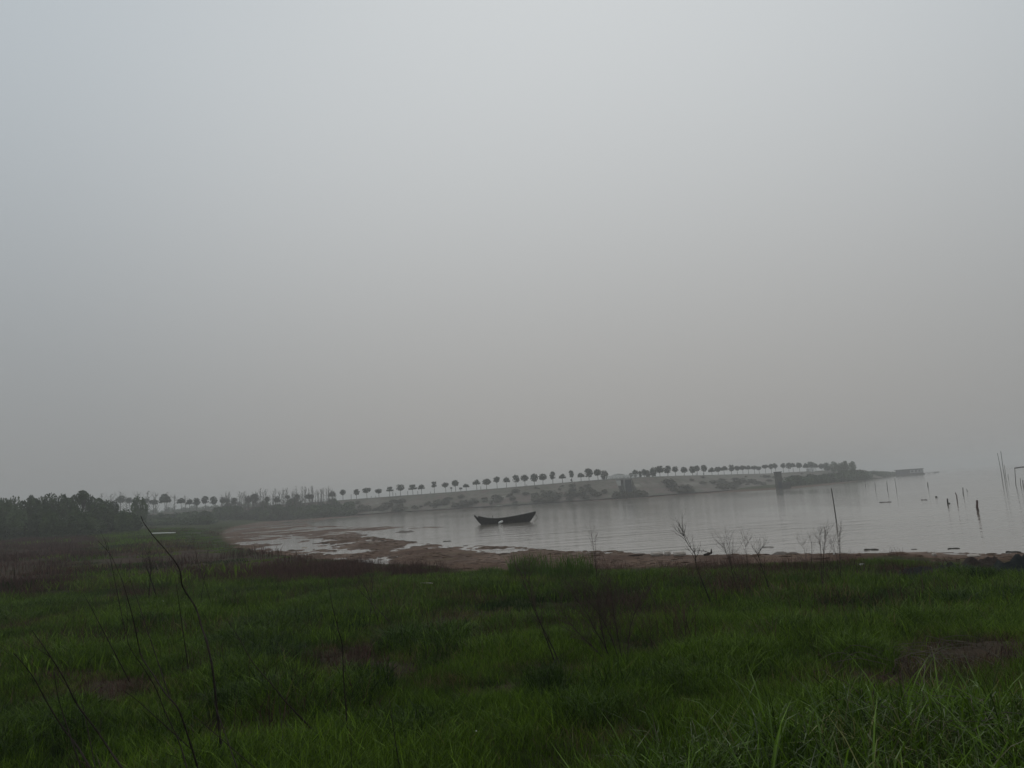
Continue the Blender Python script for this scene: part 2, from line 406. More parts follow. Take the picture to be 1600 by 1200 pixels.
# ------------------------------------------------------------------ water
mw = bpy.data.materials.new('lake_water'); mw.use_nodes = True
T = mw.node_tree; n = T.nodes; l = T.links; P_ = n['Principled BSDF']
P_.inputs['Base Color'].default_value = (0.21, 0.19, 0.16, 1); P_.inputs['Roughness'].default_value = 0.075
P_.inputs['IOR'].default_value = 1.33; P_.inputs['Specular IOR Level'].default_value = 0.5
tcg = n.new('ShaderNodeTexCoord')
m1 = n.new('ShaderNodeMapping'); m1.inputs['Scale'].default_value = (0.7, 1.5, 1); m1.inputs['Rotation'].default_value = (0, 0, 0.15); l.new(tcg.outputs['Object'], m1.inputs[0])
n1 = n.new('ShaderNodeTexNoise'); n1.inputs['Scale'].default_value = 1.4; n1.inputs['Detail'].default_value = 4; l.new(m1.outputs[0], n1.inputs['Vector'])
m2 = n.new('ShaderNodeMapping'); m2.inputs['Scale'].default_value = (0.05, 0.025, 1); l.new(tcg.outputs['Object'], m2.inputs[0])
n2 = n.new('ShaderNodeTexNoise'); n2.inputs['Scale'].default_value = 1.0; n2.inputs['Detail'].default_value = 3; l.new(m2.outputs[0], n2.inputs['Vector'])
r2 = n.new('ShaderNodeMapRange'); r2.inputs[1].default_value = 0.35; r2.inputs[2].default_value = 0.65; r2.inputs[3].default_value = 0.2; r2.inputs[4].default_value = 1.0
l.new(n2.outputs['Fac'], r2.inputs[0])
m3 = n.new('ShaderNodeMapping'); m3.inputs['Scale'].default_value = (0.16, 0.62, 1); m3.inputs['Rotation'].default_value = (0, 0, -0.06); l.new(tcg.outputs['Object'], m3.inputs[0])
n3 = n.new('ShaderNodeTexNoise'); n3.inputs['Scale'].default_value = 1.0; n3.inputs['Detail'].default_value = 3; l.new(m3.outputs[0], n3.inputs['Vector'])
b0 = n.new('ShaderNodeBump'); b0.inputs['Distance'].default_value = 0.090; l.new(r2.outputs[0], b0.inputs['Strength']); l.new(n3.outputs['Fac'], b0.inputs['Height'])
b1 = n.new('ShaderNodeBump'); b1.inputs['Distance'].default_value = 0.024; l.new(b0.outputs[0], b1.inputs['Normal'])
l.new(r2.outputs[0], b1.inputs['Strength']); l.new(n1.outputs['Fac'], b1.inputs['Height']); l.new(b1.outputs[0], P_.inputs['Normal'])
wm = MB(); wm.add([(-2620, -2620, 0), (2620, -2620, 0), (2620, 2620, 0), (-2620, 2620, 0)], [(0, 1, 2, 3)])
tag(wm.build('water', mw), kind='structure')

# ------------------------------------------------------------------ haze
hz = bpy.data.materials.new('haze'); hz.use_nodes = True
T = hz.node_tree; n = T.nodes
for q in list(n):
    if q.type != 'OUTPUT_MATERIAL': n.remove(q)
pv = n.new('ShaderNodeVolumePrincipled'); pv.inputs['Color'].default_value = (0.89, 0.888, 0.88, 1); pv.inputs['Density'].default_value = 0.0014
T.links.new(pv.outputs[0], n['Material Output'].inputs['Volume'])
hb = MB(); hb.box((0, 0, 8.0), (5400, 5400, 22.0))
tag(hb.build('haze', hz), kind='stuff')

# ------------------------------------------------------------------ dike
CREST = [(-420, 275, 4.9), (0, 268, 4.9), (200, 266, 4.9), (400, 262, 4.95), (520, 258, 5.05), (628, 255, 5.2), (700, 250, 5.25), (779, 245, 5.4), (840, 242, 5.6),
         (900, 240, 5.85), (958, 238, 5.95), (993, 238, 5.95), (1040, 241, 5.68), (1101, 268, 5.5), (1150, 300, 5.4), (1194, 325, 5.15), (1250, 342, 5.15), (1300, 350, 5.0), (1345, 352, 4.2)]
def crest_at(u):
    us = [c[0] for c in CREST]
    return float(np.interp(u, us, [c[1] for c in CREST])), float(np.interp(u, us, [c[2] for c in CREST]))
def crest_pt(u):
    D, z = crest_at(u); p = pt(u, hor(u), D); return Vector((p.x, D, z))
md = bpy.data.materials.new('dike_slope'); md.use_nodes = True
T = md.node_tree; n = T.nodes; l = T.links; P_ = n['Principled BSDF']; P_.inputs['Roughness'].default_value = 0.9
tcg = n.new('ShaderNodeTexCoord')
ah = n.new('ShaderNodeAttribute'); ah.attribute_name = 'rise'
pal = mixc(nz(0.18, 5), (0.125, 0.108, 0.088), (0.072, 0.070, 0.046), 0.36, 0.62)
low = mixc(nz(0.22, 5), (0.10, 0.072, 0.06), (0.055, 0.06, 0.035), 0.4, 0.6)
mb_ = n.new('ShaderNodeMapping'); mb_.inputs['Scale'].default_value = (0.25, 0.25, 1.3); l.new(tcg.outputs['Object'], mb_.inputs[0])
cc = mixc(ah.outputs['Fac'], low, pal, 0.25, 0.6)
cc = mixc(nz(0.9, 6, mb_.outputs[0]), cc, (0.10, 0.068, 0.058), 0.5, 0.62)
cc = mixc(nz(0.33, 6, mb_.outputs[0]), cc, (0.19, 0.172, 0.145), 0.58, 0.70)
cc = mixc(nz(0.8, 5), cc, (0.05, 0.055, 0.032), 0.5, 0.66)
top = n.new('ShaderNodeMapRange'); top.inputs[1].default_value = 0.93; top.inputs[2].default_value = 0.99; l.new(ah.outputs['Fac'], top.inputs[0])
cc = mixc(top.outputs[0], cc, (0.07, 0.072, 0.05))
l.new(cc, P_.inputs['Base Color'])
def dike(u0, u1, step):
    us = np.arange(u0, u1 + step * 0.5, step); us[-1] = u1
    C = [crest_pt(float(u)) for u in us]; V = []; Z = []
    prof = [(-18, 0.0), (-16.5, 0.1), (-14.5, 0.2), (-12.5, 0.33), (-10.5, 0.47), (-8.5, 0.6), (-6.8, 0.74), (-5.3, 0.87), (-4.2, 0.96), (-3.4, 1.0), (0, 1.01), (3.4, 1.0), (8, 0.6), (16, 0.0)]
    for i, c in enumerate(C):
        t = (C[min(i + 1, len(C) - 1)] - C[max(i - 1, 0)]); t.z = 0; t.normalize(); nr_ = Vector((-t.y * (0.0 if abs(us[i] - 976) < 25 else 0.6), t.x, 0)).normalized()
        for k, (o, h) in enumerate(prof):
            wob = (0.35 * float(fbm(np.array([c.x * 0.15 + k]), np.array([o * 0.3]), 3, 15)[0])) if 0 < k < 9 else 0
            p = c + nr_ * (o + wob); zb = 0.35
            V.append((p.x, p.y, zb + (c.z - zb) * h + (wob * 0.4 if k < 9 else 0))); Z.append(h)
    m = len(prof); F = []
    for i in range(len(C) - 1):
        for k in range(m - 1):
            F.append((i * m + k, (i + 1) * m + k, (i + 1) * m + k + 1, i * m + k + 1))
    mb = MB(); mb.add(V, F); mb.f.append(tuple(range(m))); mb.f.append(tuple((len(C) - 1) * m + k for k in range(m))[::-1])
    me = mb.mesh('dike', md, smooth=False)
    a = me.attributes.new('rise', 'FLOAT', 'POINT'); a.data.foreach_set('value', np.array(Z, np.float32))
    return tag(link('dike', me), kind='structure')
dike(-420, 960, 6)
dike(985, 1345, 6)

def ridge(name, pts, depth, m, seed):
    """a long low mound: pts = (u, D, height)"""
    V = []; F = []; sec = 7
    for i, (u, D, h) in enumerate(pts):
        p = pt(u, hor(u), D)
        for k in range(sec):
            a = k / (sec - 1); hh = h * math.sin(math.pi * a) ** 0.8 if 0 < k < sec - 1 else -0.5
            V.append((p.x * (1 + (a - 0.5) * depth / D), D + (a - 0.5) * depth, hh))
    for i in range(len(pts) - 1):
        for k in range(sec - 1):
            F.append((i * sec + k, (i + 1) * sec + k, (i + 1) * sec + k + 1, i * sec + k + 1))
    mb = MB(); mb.add(V, F)
    return tag(mb.build(name, m, smooth=True), kind='structure')
M_HILL = mat('far_land', (0.06, 0.065, 0.05), 0.9, 0.1, col2=(0.09, 0.09, 0.07), scale=0.02)
ridge('hill', [(u, 560, 2.6 + 560 / FPX * (24.5 * max(0.0, 1 - ((u - 968) / 26.0) ** 2) ** 0.6)) for u in range(940, 998, 3)], 60, M_HILL, 1)

# ------------------------------------------------------------------ bridge through the dike
bc = (crest_pt(958) + crest_pt(985)) / 2; bl = crest_pt(958).x; br = crest_pt(985).x
bz = 5.95
b = empty('road_bridge', (bc.x, bc.y, 0.3))
tag(b, 'pale concrete road bridge with a dark painted shade panel, crossing a gap in the dike', 'bridge')
W = br - bl
def bpart(name, c, d, m, par=b, bev=0.0):
    mb = MB(); mb.box((0, 0, 0), d, bev=bev); o = mb.build(name, m, par, Vector(c) - Vector((bc.x, bc.y, 0.3)) if par is b else c); return o
bpart('deck', (bc.x - 0.2, bc.y, bz - 0.28), (W + 6.0, 7.6, 0.52), M_CONC, bev=0.04)
for sgn in (-1, 1):
    rl = MB()
    for k in range(9): rl.box((-(W + 4.4) / 2 + k * (W + 4.4) / 8, 0, 0.4), (0.16, 0.16, 0.8))
    rl.box((0, 0, 0.84), (W + 4.7, 0.14, 0.12)); rl.box((0, 0, 0.48), (W + 4.5, 0.07, 0.1))
    rl.build('railing', M_WHITE, b, (-0.2, sgn * 3.6, bz - 0.3 - 0.018))
bpart('abutment', (bl - 0.35, bc.y - 0.4, 2.7), (0.9, 8.6, 5.3), M_CONC)
bpart('abutment', (br + 0.35, bc.y - 0.4, 2.7), (0.9, 8.6, 5.3), M_CONC)
bpart('pier', (bl + W * 0.58, bc.y - 0.6, 2.75), (0.45, 6.2, 5.32), M_CONC)
bpart('weir_wall', (bl + W * 0.29, bc.y - 1.2, 2.0), (W * 0.56, 0.8, 3.4), M_CONC)
g = bpart('abutment_shade_panel', (bl + W * 0.79, bc.y - 3.4, 2.95), (W * 0.38, 0.3, 5.0), M_SHADE_STEEL)  # dark panel added in place of the far abutment's shaded side wall
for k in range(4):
    mb = MB(); mb.box((0, 0, 0), (W * 0.37, 0.12, 0.16)); mb.build('shade_panel_rib', M_SHADE_STEEL, g, (0, -0.2, -1.9 + k * 1.2))  # ribs on the added shade panel

M_DARKC = mat('stained_concrete', (0.115, 0.115, 0.105), .9, .2, col2=(0.075, 0.075, 0.068), scale=1.2)
q = at_z(1220, 764.5); it = empty('intake_tower', (q.x, q.y + 1.0, 0)); tag(it, 'dark upright intake structure standing at the waterline left of the grove', 'intake tower')
for nm, c_, d_, m_ in (('tower', (0, 0, 2.0), (1.35, 1.6, 4.6), M_DARKC), ('cap', (0, 0, 4.4), (1.6, 1.9, 0.2), M_SHADE_STEEL), ('low_wall', (1.75, 0.1, 0.75), (2.1, 1.2, 1.9), M_DARKC), ('grille', (0, -0.82, 1.1), (0.8, 0.06, 1.6), M_SHADE_STEEL)):
    mb = MB(); mb.box((0, 0, 0), d_); mb.build(nm, m_, it, c_)

# ------------------------------------------------------------------ trees
def leafcloud(nq, size, shape, r, flat=0.0):
    """leaf clumps scattered through a crown volume; shape(p)->bool inside unit space"""
    mb = MB(); c = 0; guard = 0
    lumps = [Vector((r.uniform(-.6, .6), r.uniform(-.6, .6), r.uniform(-.6, .6))) for _ in range(7)]
    while c < nq and guard < nq * 60:
        guard += 1
        p = Vector((r.uniform(-1, 1), r.uniform(-1, 1), r.uniform(-1, 1)))
        if not shape(p): continue
        if min((p - q).length for q in lumps) > 0.62 and r.random() < 0.6: continue
        c += 1
        a = Vector((r.gauss(0, 1), r.gauss(0, 1), r.gauss(0, 1) + (1.5 if flat else 0))).normalized()
        x = a.orthogonal().normalized(); y = a.cross(x)
        s = size * r.uniform(0.6, 1.3); k = r.uniform(0.5, 1)
        rot = r.uniform(0, 6.28); x, y = x * math.cos(rot) + y * math.sin(rot), y * math.cos(rot) - x * math.sin(rot)
        mb.add([p - x * s * .5, p - y * s * k * .4 + a * s * .1, p + x * s * .5, p + y * s * k * .4 + a * s * .1], [(0, 1, 2, 3)])
    return mb
r_ = random.Random(3)
ball = lambda p: p.length < 1
def egg(p): return (p.x ** 2 + p.y ** 2) / (0.35 + 0.65 * (1 - (p.z + 0.15) ** 2)) < 0.95 and p.length < 1.15
def dome(p): return (p.x ** 2 + p.y ** 2 + ((p.z + 0.6) / 1.5) ** 2) < 0.95 and p.z > -0.65
def tiers(p):
    q = math.hypot(p.x, p.y)
    return (q < 0.98 and -0.75 < p.z < -0.25) or (q < 0.62 and 0.0 < p.z < 0.75) or (q < 0.25 and abs(p.z) < 0.8)
def snowman(p): return (p.x ** 2 + p.y ** 2 + ((p.z + 0.5) / 0.55) ** 2) < 0.9 or (p.x ** 2 + p.y ** 2 + ((p.z - 0.5) / 0.5) ** 2) < 0.7
def flatt(p): return (p.x ** 2 + p.y ** 2 + (p.z * (1.35 if p.z > 0 else 1.0)) ** 2) < 0.95
SH = {'round': ball, 'egg': egg, 'dome': dome, 'tier': tiers, 'double': snowman, 'flat': flatt}
CROWN = {k: [leafcloud(330, 0.42, f, r_).mesh('crown', M_TREE) for _ in range(3)] for k, f in SH.items()}
WORDS = {'round': 'round crowned', 'egg': 'narrow egg shaped', 'dome': 'dome crowned', 'tier': 'ragged tier crowned', 'double': 'double crowned', 'flat': 'broad flat crowned'}
def trunkmesh(r):
    mb = MB(); lean = r.uniform(-.03, .03)
    mb.tube([(0, 0, -0.1), (lean * .3, 0, .35), (lean, 0.01, 0.7), (lean * 1.2, 0, 1.0)], [0.55, 0.42, 0.36, 0.2], 6)
    for k in range(4):
        a = r.uniform(0, 6.28); z0 = r.uniform(.72, .86)
        mb.tube([(lean, 0, z0), (lean + math.cos(a) * 1.0, math.sin(a) * 1.0, z0 + .10), (lean + math.cos(a) * 2.2, math.sin(a) * 2.2, z0 + .24)], [0.22, 0.14, 0.06], 4)
    return mb.mesh('trunk', M_BARK)
TRUNK = [trunkmesh(r_) for _ in range(4)]
def tree(name, base, ztop, zcb, wid, shape, label, cat='tree', group=None, r=rng, crowns=None, tw=0.11, depth=None):
    o = empty(name, base, 0); tag(o, label, cat, group); o.rotation_euler = (0, r.uniform(-.05, .05), 0)
    H = ztop - base.z; ch = (ztop - zcb)
    link('trunk', r.choice(TRUNK), o, rot=(0, 0, r.uniform(0, 6.28)), scale=(tw * 2, tw * 2, max(0.5, zcb - base.z + ch * 0.55)))
    me = r.choice(crowns or CROWN[shape])
    link('crown', me, o, (0, 0, zcb - base.z + ch * 0.5), (0, 0, r.uniform(0, 6.28)), (wid / 2, (depth or wid) / 2, ch / 2))
    return o

ORD = ['', 'first', 'second', 'third', 'fourth', 'fifth', 'sixth', 'seventh', 'eighth', 'ninth', 'tenth', 'eleventh', 'twelfth', 'thirteenth', 'fourteenth', 'fifteenth', 'sixteenth', 'seventeenth', 'eighteenth', 'nineteenth']
TENS = {2: 'twent', 3: 'thirt', 4: 'fort', 5: 'fift'}
def ordinal(k):
    if k < 20: return ORD[k]
    t, o = divmod(k, 10); s = TENS[t]
    return s + 'ieth' if o == 0 else s + 'y ' + ORD[o]

left_trees = [(935, 733, 743, 10, 'round'), (921, 732, 745, 11, 'egg'), (908.5, 738.5, 746, 9, 'dome'), (895, 735, 745, 7, 'egg'), (880, 740, 748, 9.5, 'dome'),
    (865, 737, 748, 8, 'egg'), (849.5, 740.5, 750, 11, 'round'), (836, 740, 752, 11, 'round'), (821.5, 742, 751, 10, 'round'), (807.5, 742.5, 753, 10, 'egg'),
    (792.5, 745, 754, 10, 'dome'), (778, 743.5, 753.5, 10, 'flat'), (761.5, 748.5, 757, 11, 'round'), (746.5, 749, 758, 11, 'dome'), (730, 755.5, 762, 8.5, 'dome'),
    (713, 750.5, 759, 9, 'round'), (698, 753, 761.5, 10, 'flat'), (681, 752, 761, 8.5, 'double'), (661, 756.5, 765, 9.5, 'dome'), (647, 756.5, 765, 13, 'tier'),
    (628, 757, 766.5, 10.5, 'round'), (611, 760, 767.5, 11, 'tier'), (594, 763, 770, 10, 'flat'), (576, 761, 769.5, 12, 'flat'), (558.5, 764.5, 772.5, 8, 'round'),
    (539, 765, 773, 8, 'round'), (521, 767.5, 776, 11, 'dome'), (485, 771.5, 780, 12, 'flat'), (467, 772, 782, 9, 'egg'), (451.5, 773, 779, 7, 'flat'), (435, 775, 785, 10, 'dome'),
    (421, 776, 784, 7, 'round'), (400.5, 771.5, 785, 12, 'round'), (388, 775, 785, 8, 'egg'), (370, 778, 787, 8, 'egg'), (361, 778, 785, 7, 'round'),
    (351, 777, 786, 9, 'round'), (337, 776, 787, 9, 'egg'), (324, 775.5, 786, 9, 'egg'), (312, 778, 789, 9, 'round'), (301, 779, 788, 10, 'dome'),
    (287, 777, 787, 11, 'dome'), (260, 771, 787, 15, 'dome'), (245, 779.5, 788, 12, 'flat'), (230, 778, 785, 9, 'flat'), (204, 777.5, 786, 9, 'round'), (190, 775, 786, 12, 'round')]
right_trees = [(993.5, 734, 744, 8, 'egg'), (1000, 736, 746, 4.5, 'egg'), (1007, 733, 743, 7, 'round'), (1020.5, 730, 743, 8.5, 'egg'), (1032.5, 728, 738.5, 11.5, 'round'),
    (1044.5, 728, 739, 9, 'egg'), (1055.5, 729, 737, 8, 'round'), (1069, 730, 738.5, 8, 'round'), (1081.5, 729, 738.5, 9, 'egg'), (1090.5, 727.5, 736, 8, 'round'),
    (1101, 726.5, 736, 9, 'round'), (1111.5, 730, 738, 8.5, 'dome'), (1122, 728.5, 737, 8.5, 'flat'), (1131, 728, 736, 10, 'dome'), (1142, 726.5, 736, 9, 'round'),
    (1152, 728, 734.5, 7, 'round'), (1160.5, 726.5, 734, 9, 'flat'), (1169.5, 727, 734, 7, 'dome'), (1180, 727, 733.5, 9, 'flat'), (1187.5, 728, 734, 8, 'flat'),
    (1196, 725.5, 731, 8, 'flat'), (1205, 725, 732, 8, 'round'), (1212, 724, 731, 6, 'round'), (1222.5, 724, 731, 7, 'round'), (1231, 723.5, 731, 7, 'egg'),
    (1240.5, 723, 730, 8, 'dome'), (1250, 723, 731, 7, 'round'), (1259, 723.5, 731, 8, 'dome'), (1267, 721.5, 731, 9, 'round'), (1275.5, 723, 731, 8, 'dome'), (1284, 723.5, 732, 9, 'flat')]
for side, lst in (('left', left_trees), ('right', right_trees)):
    for k, (u, vt, vb, wpx, shp) in enumerate(lst):
        c = crest_pt(u); D = c.y + rng.uniform(-1.2, 1.2) - 1.5
        ht = 'tall' if (vb - vt) > 10.5 else ('small' if (vb - vt) < 7.2 else 'dark')
        lab = '%s %s dike tree, %s to the %s of the bridge' % (ht, WORDS[shp], ordinal(k + 1), side)
        tree('roadside_tree', Vector((c.x, D, c.z - 0.05)), pt(u, vt - .4, D).z, pt(u, vb + rng.uniform(.2, 1.3), D).z, wpx * D / FPX * rng.uniform(1.10, 1.34), shp, lab, 'tree', 'clipped trees along the dike road', tw=0.09)
# loose bushy trees at the two ends of the bridge
BUSHY = [leafcloud(420, 0.34, lambda p: p.length < 1 and p.z > -0.9, r_).mesh('crown', M_BUSH) for _ in range(4)]
for (u, vt, vb, wpx, lab) in [(946, 734.5, 750, 12, 'loose bushy tree beside the left end of the bridge'), (987, 738.5, 746, 6, 'small pale bushy tree at the right end of the bridge'),
                              (1014, 734, 747, 9, 'loose bushy tree three crowns right of the bridge')]:
    c = crest_pt(u); D = c.y
    tree('bushy_tree', Vector((c.x, D, c.z - 0.05)), pt(u, vt, D).z, pt(u, vb, D).z, wpx * D / FPX, 'round', lab, 'tree', None, crowns=BUSHY)

# grove at the end of the dike
GROVE = [leafcloud(600, 0.30, lambda p: p.length < 1 and p.z > -0.95, r_).mesh('crown', M_TREE2) for _ in range(5)]
for i, (u, vt, vb, wpx, D, lab) in enumerate([(1293, 722, 738, 11, 345, 'first tree of the grove where the dike ends'), (1304, 720.5, 738, 12, 340, 'tall tree second in the grove where the dike ends'),
        (1313, 723, 740, 10, 336, 'shorter tree in the dip of the grove where the dike ends'), (1321.5, 720, 740, 14, 332, 'broadest tree in the grove where the dike ends'),
        (1333, 720.5, 739, 12, 330, 'outermost tree of the grove, towards the floating house')]):
    p = pt(u, hor(u), D); z = max(hgt(p.x, p.y), 1.0)
    if u < 1340: z = max(z, 2.0)
    tree('grove_tree', Vector((p.x, D, z - 1.0)), pt(u, vt, D).z, pt(u, vb, D).z, wpx * D / FPX, 'round', lab, 'tree', 'grove at the end of the dike', crowns=GROVE, tw=0.14)
# scrub along the spit
k = 0
for u in list(range(1232, 1345, 7)) + list(range(1345, 1402, 5)):
    if u < 1345: D = 238 + (u - 1232) * 0.55; vtop = hor(u) - 3 + rng.uniform(-2, 3) if u < 1300 else hor(u) - 6 + rng.uniform(-2, 2)
    else: D = 300 + (u - 1345) * 2.8; vtop = hor(u) - 4.5 + (u - 1345) * 0.10 + rng.uniform(-.8, .8)
    p = pt(u, hor(u), D); z = max(0.2, hgt(p.x, p.y))
    o = empty('scrub_bush', (p.x, D, z)); tag(o, 'low dark scrub bush on the spit below the grove', 'bush', 'scrub along the spit')
    H = max(0.7, pt(u, vtop, D).z - z)
    link('crown', rng.choice(GROVE), o, (0, 0, H * 0.35), (0, 0, rng.uniform(0, 6)), (rng.uniform(1.6, 2.6), 2.2, H * 0.68))

# scrub on the toe below the bridge
for u in (962, 968, 973, 977, 980, 983, 986, 989, 992, 995, 998, 1001, 1005):
    D = rng.uniform(214, 219); p = pt(u, hor(u), D); z = max(hgt(p.x, p.y), 0.2); H = rng.uniform(1.5, 2.1)
    o = empty('toe_bush', (p.x, D, z)); tag(o, 'low grey bush on the ground below the bridge', 'bush', 'bushes below the bridge')
    link('foliage', rng.choice(BUSHY), o, (0, 0, H * .3), (0, 0, rng.uniform(0, 6)), (rng.uniform(1, 1.5), 1.0, H * .7))
# bushes on the lake face of the dike
FACE = [leafcloud(260, 0.36, lambda p: p.length < 1 and p.z > -0.5, r_).mesh('foliage', M_BUSH) for _ in range(5)]
for i in range(210):
    u = rng.uniform(535, 1240)
    if 950 < u < 1000: continue
    c = crest_pt(u); cn = crest_pt(u + 3); t = (cn - c); t.z = 0; t.normalize(); nr_ = Vector((-t.y, t.x, 0))
    f = rng.choice([rng.uniform(0.05, 0.5), rng.uniform(0.05, 0.85)]); o_ = -18 + 14.6 * f
    p = c + nr_ * o_; z = 0.35 + (c.z - 0.35) * f * 0.95
    s = rng.choice([0.4, 0.5, 0.6, 0.8, 1.0, 1.25]) * rng.uniform(.8, 1.2) * (1.15 - 0.5 * f)
    o = empty('slope_bush', (p.x, p.y, z)); tag(o, 'low olive bush on the lake face of the dike', 'bush', 'bushes on the dike face')
    link('foliage', rng.choice(FACE), o, (0, 0, s * 0.25), (0, 0, rng.uniform(0, 6)), (s * rng.uniform(1, 2.4), s * 1.3, s * rng.uniform(.6, .95)))

# thicket at the left, nearer than the dike
THK = [leafcloud(1100, 0.22, lambda p: p.length < 1 and p.z > -1, r_).mesh('crown', M_TREE2) for _ in range(6)]
near_trees = [(-45, 772, 24, 126), (-25, 774, 22, 118), (-8, 773, 20, 124), (5, 774.5, 17, 116), (22, 773.5, 16, 122), (36, 776, 15, 115), (45, 774, 10, 125), (54, 774, 14, 117), (66, 772.5, 16, 121), (81, 769.5, 17, 118),
              (95, 772, 13, 123), (107, 773, 14, 119), (117, 774, 12, 126), (142, 773, 14, 121), (152, 776.5, 14, 118), (166, 780.5, 14, 124), (178, 783, 13, 128), (120, 786, 18, 112), (70, 788, 20, 111), (25, 790, 20, 110), (158, 790, 18, 114), (-20, 788, 22, 110)]
for i, (u, vt, wpx, D) in enumerate(near_trees):
    p = pt(u, hor(u), D); z = hgt(p.x, p.y)
    tree('thicket_tree', Vector((p.x, D, z - 0.05)), pt(u, vt - rng.uniform(-5, 2), D).z, z + rng.uniform(.8, 1.8), wpx * D / FPX * rng.uniform(1.25, 1.7), 'round', 'dark green leafy tree crowded into the thicket at the left',
         'tree', 'thicket trees at the left', crowns=THK, tw=0.12)
p = pt(131, hor(131), 120); z = hgt(p.x, p.y)
tree('thicket_tree', Vector((p.x, 120, z)), pt(131, 765.5, 120).z, pt(131, 790, 120).z, 1.9, 'egg', 'dark rounded tree standing tallest above the left thicket', 'tree', 'thicket trees at the left', crowns=THK)
p = pt(218, hor(218), 150); z = hgt(p.x, p.y)
tree('shrubby_tree', Vector((p.x, 150, z)), pt(218, 775, 150).z, z + 0.2, 3.3, 'egg', 'green pointed shrubby tree between the left thicket and the dike trees', 'tree', None, crowns=[GROVE[1]])
for i in range(80):
    u = rng.uniform(-60, 205); D = rng.uniform(99, 113) if u < 150 else rng.uniform(112, 135); p = pt(u, hor(u), D); z = hgt(p.x, p.y); H = rng.uniform(1.6, 3.6)
    o = empty('thicket_bush', (p.x, D, z)); tag(o, 'dark green bush along the foot of the left thicket', 'bush', 'bushes at the foot of the thicket')
    link('foliage', rng.choice(THK), o, (0, 0, H * 0.42), (0, 0, rng.uniform(0, 6)), (rng.uniform(1.0, 1.9), 1.4, H * 0.6))
# undergrowth in front of the dike at the left
for i in range(190):
    u = rng.uniform(165, 550); D = rng.uniform(175, 240); p = pt(u, hor(u), D)
    if u > 335: D = rng.uniform(233, 252); p = pt(u, hor(u), D)
    z = max(hgt(p.x, p.y), 0.3)
    if u > 335: z = max(z, 0.35 + 0.31 * max(0, D - 243))
    top = 8 - (D - 160) * 0.02
    H = (rng.uniform(2.2, 4.2) if u > 330 else rng.uniform(2.2, 3.2)) * (1.0 if D > 205 else 0.6) * (0.75 if u > 515 else 1)
    o = empty('undergrowth_bush', (p.x, D, z)); tag(o, 'grey green bush in the belt of undergrowth below the dike trees', 'bush', 'undergrowth below the dike at the left')
    link('foliage', rng.choice(GROVE), o, (0, 0, H * 0.4), (0, 0, rng.uniform(0, 6)), (rng.uniform(1.6, 3.0), 2.0, H * 0.62))
for i in range(38):
    u = 150 + i * 7.2 + rng.uniform(-4, 4); D = rng.uniform(405, 440); p = pt(u, hor(u), D); H = pt(u, hor(u) - rng.uniform(14, 20), D).z - 1
    o = empty('misty_tree', (p.x, D, 1.0)); tag(o, 'pale misty tree far behind the dike at the left', 'tree', 'misty trees behind the dike')
    link('trunk', rng.choice(TRUNK), o, scale=(.3, .3, H * .6)); link('crown', rng.choice(GROVE), o, (0, 0, H * .55), (0, 0, rng.uniform(0, 6)), (rng.uniform(2, 3.2), 2.4, H * .46))
# slender saplings
def sapling(r):
    mb = MB(); mb.tube([(0, 0, 0), (r.uniform(-.02, .02), 0, .5), (r.uniform(-.02, .02), 0, 1)], [0.012, 0.008, 0.002], 4)
    for k in range(16):
        z = r.uniform(.25, .85); a = r.uniform(0, 6.28); q = r.uniform(.05, .11); e = r.uniform(.12, .25)
        mb.tube([(0, 0, z), (math.cos(a) * q, math.sin(a) * q, z + e * .6), (math.cos(a) * q * 1.2, math.sin(a) * q * 1.2, z + e)], [0.005, 0.004, 0.0015], 3)
    for k in range(60):
        z = r.uniform(.3, 1.0); a = r.uniform(0, 6.28); q = r.uniform(0, .10) * (1.1 - z * .7); s = r.uniform(.01, .022)
        c = Vector((math.cos(a) * q, math.sin(a) * q, z)); d = Vector((r.gauss(0, 1), r.gauss(0, 1), r.gauss(0, 1))).normalized() * s; e = d.orthogonal() * .7
        mb.add([c - d, c + e, c + d, c - e], [(0, 1, 2, 3)])
    return mb.mesh('sapling', M_TWIG)
SAP = [sapling(r_) for _ in range(6)]
for i in range(64):
    u = 345 + i * 2.85 + rng.uniform(-1.5, 1.5); D = rng.uniform(236, 248); p = pt(u, hor(u), D)
    vt = 772 - (u - 345) * 0.055 + rng.uniform(-6, 7); z = 0.9
    H = pt(u, vt, D).z - z
    o = link('sapling', rng.choice(SAP), None, (p.x, D, z), (0, 0, rng.uniform(0, 6)), (H * .8, H * .8, H))
    tag(o, 'slender pale sapling in the misty row below the dike trees', 'sapling', 'row of saplings')
# bare thin trees beyond, only twigs above the crowns
for i in range(10):
    u = 155 + i * 15 + rng.uniform(-4, 4); D = 330; p = pt(u, hor(u), D); H = pt(u, 769 + rng.uniform(-3, 5) + max(0, (u - 230) * 0.02), D).z - 1
    o = link('bare_tree', rng.choice(SAP), None, (p.x, D, 1.0), (0, 0, rng.uniform(0, 6)), (H * 1.3, H * 1.3, H))
    tag(o, 'thin leafless tree showing faintly above the left dike trees', 'tree', 'bare trees behind the dike')

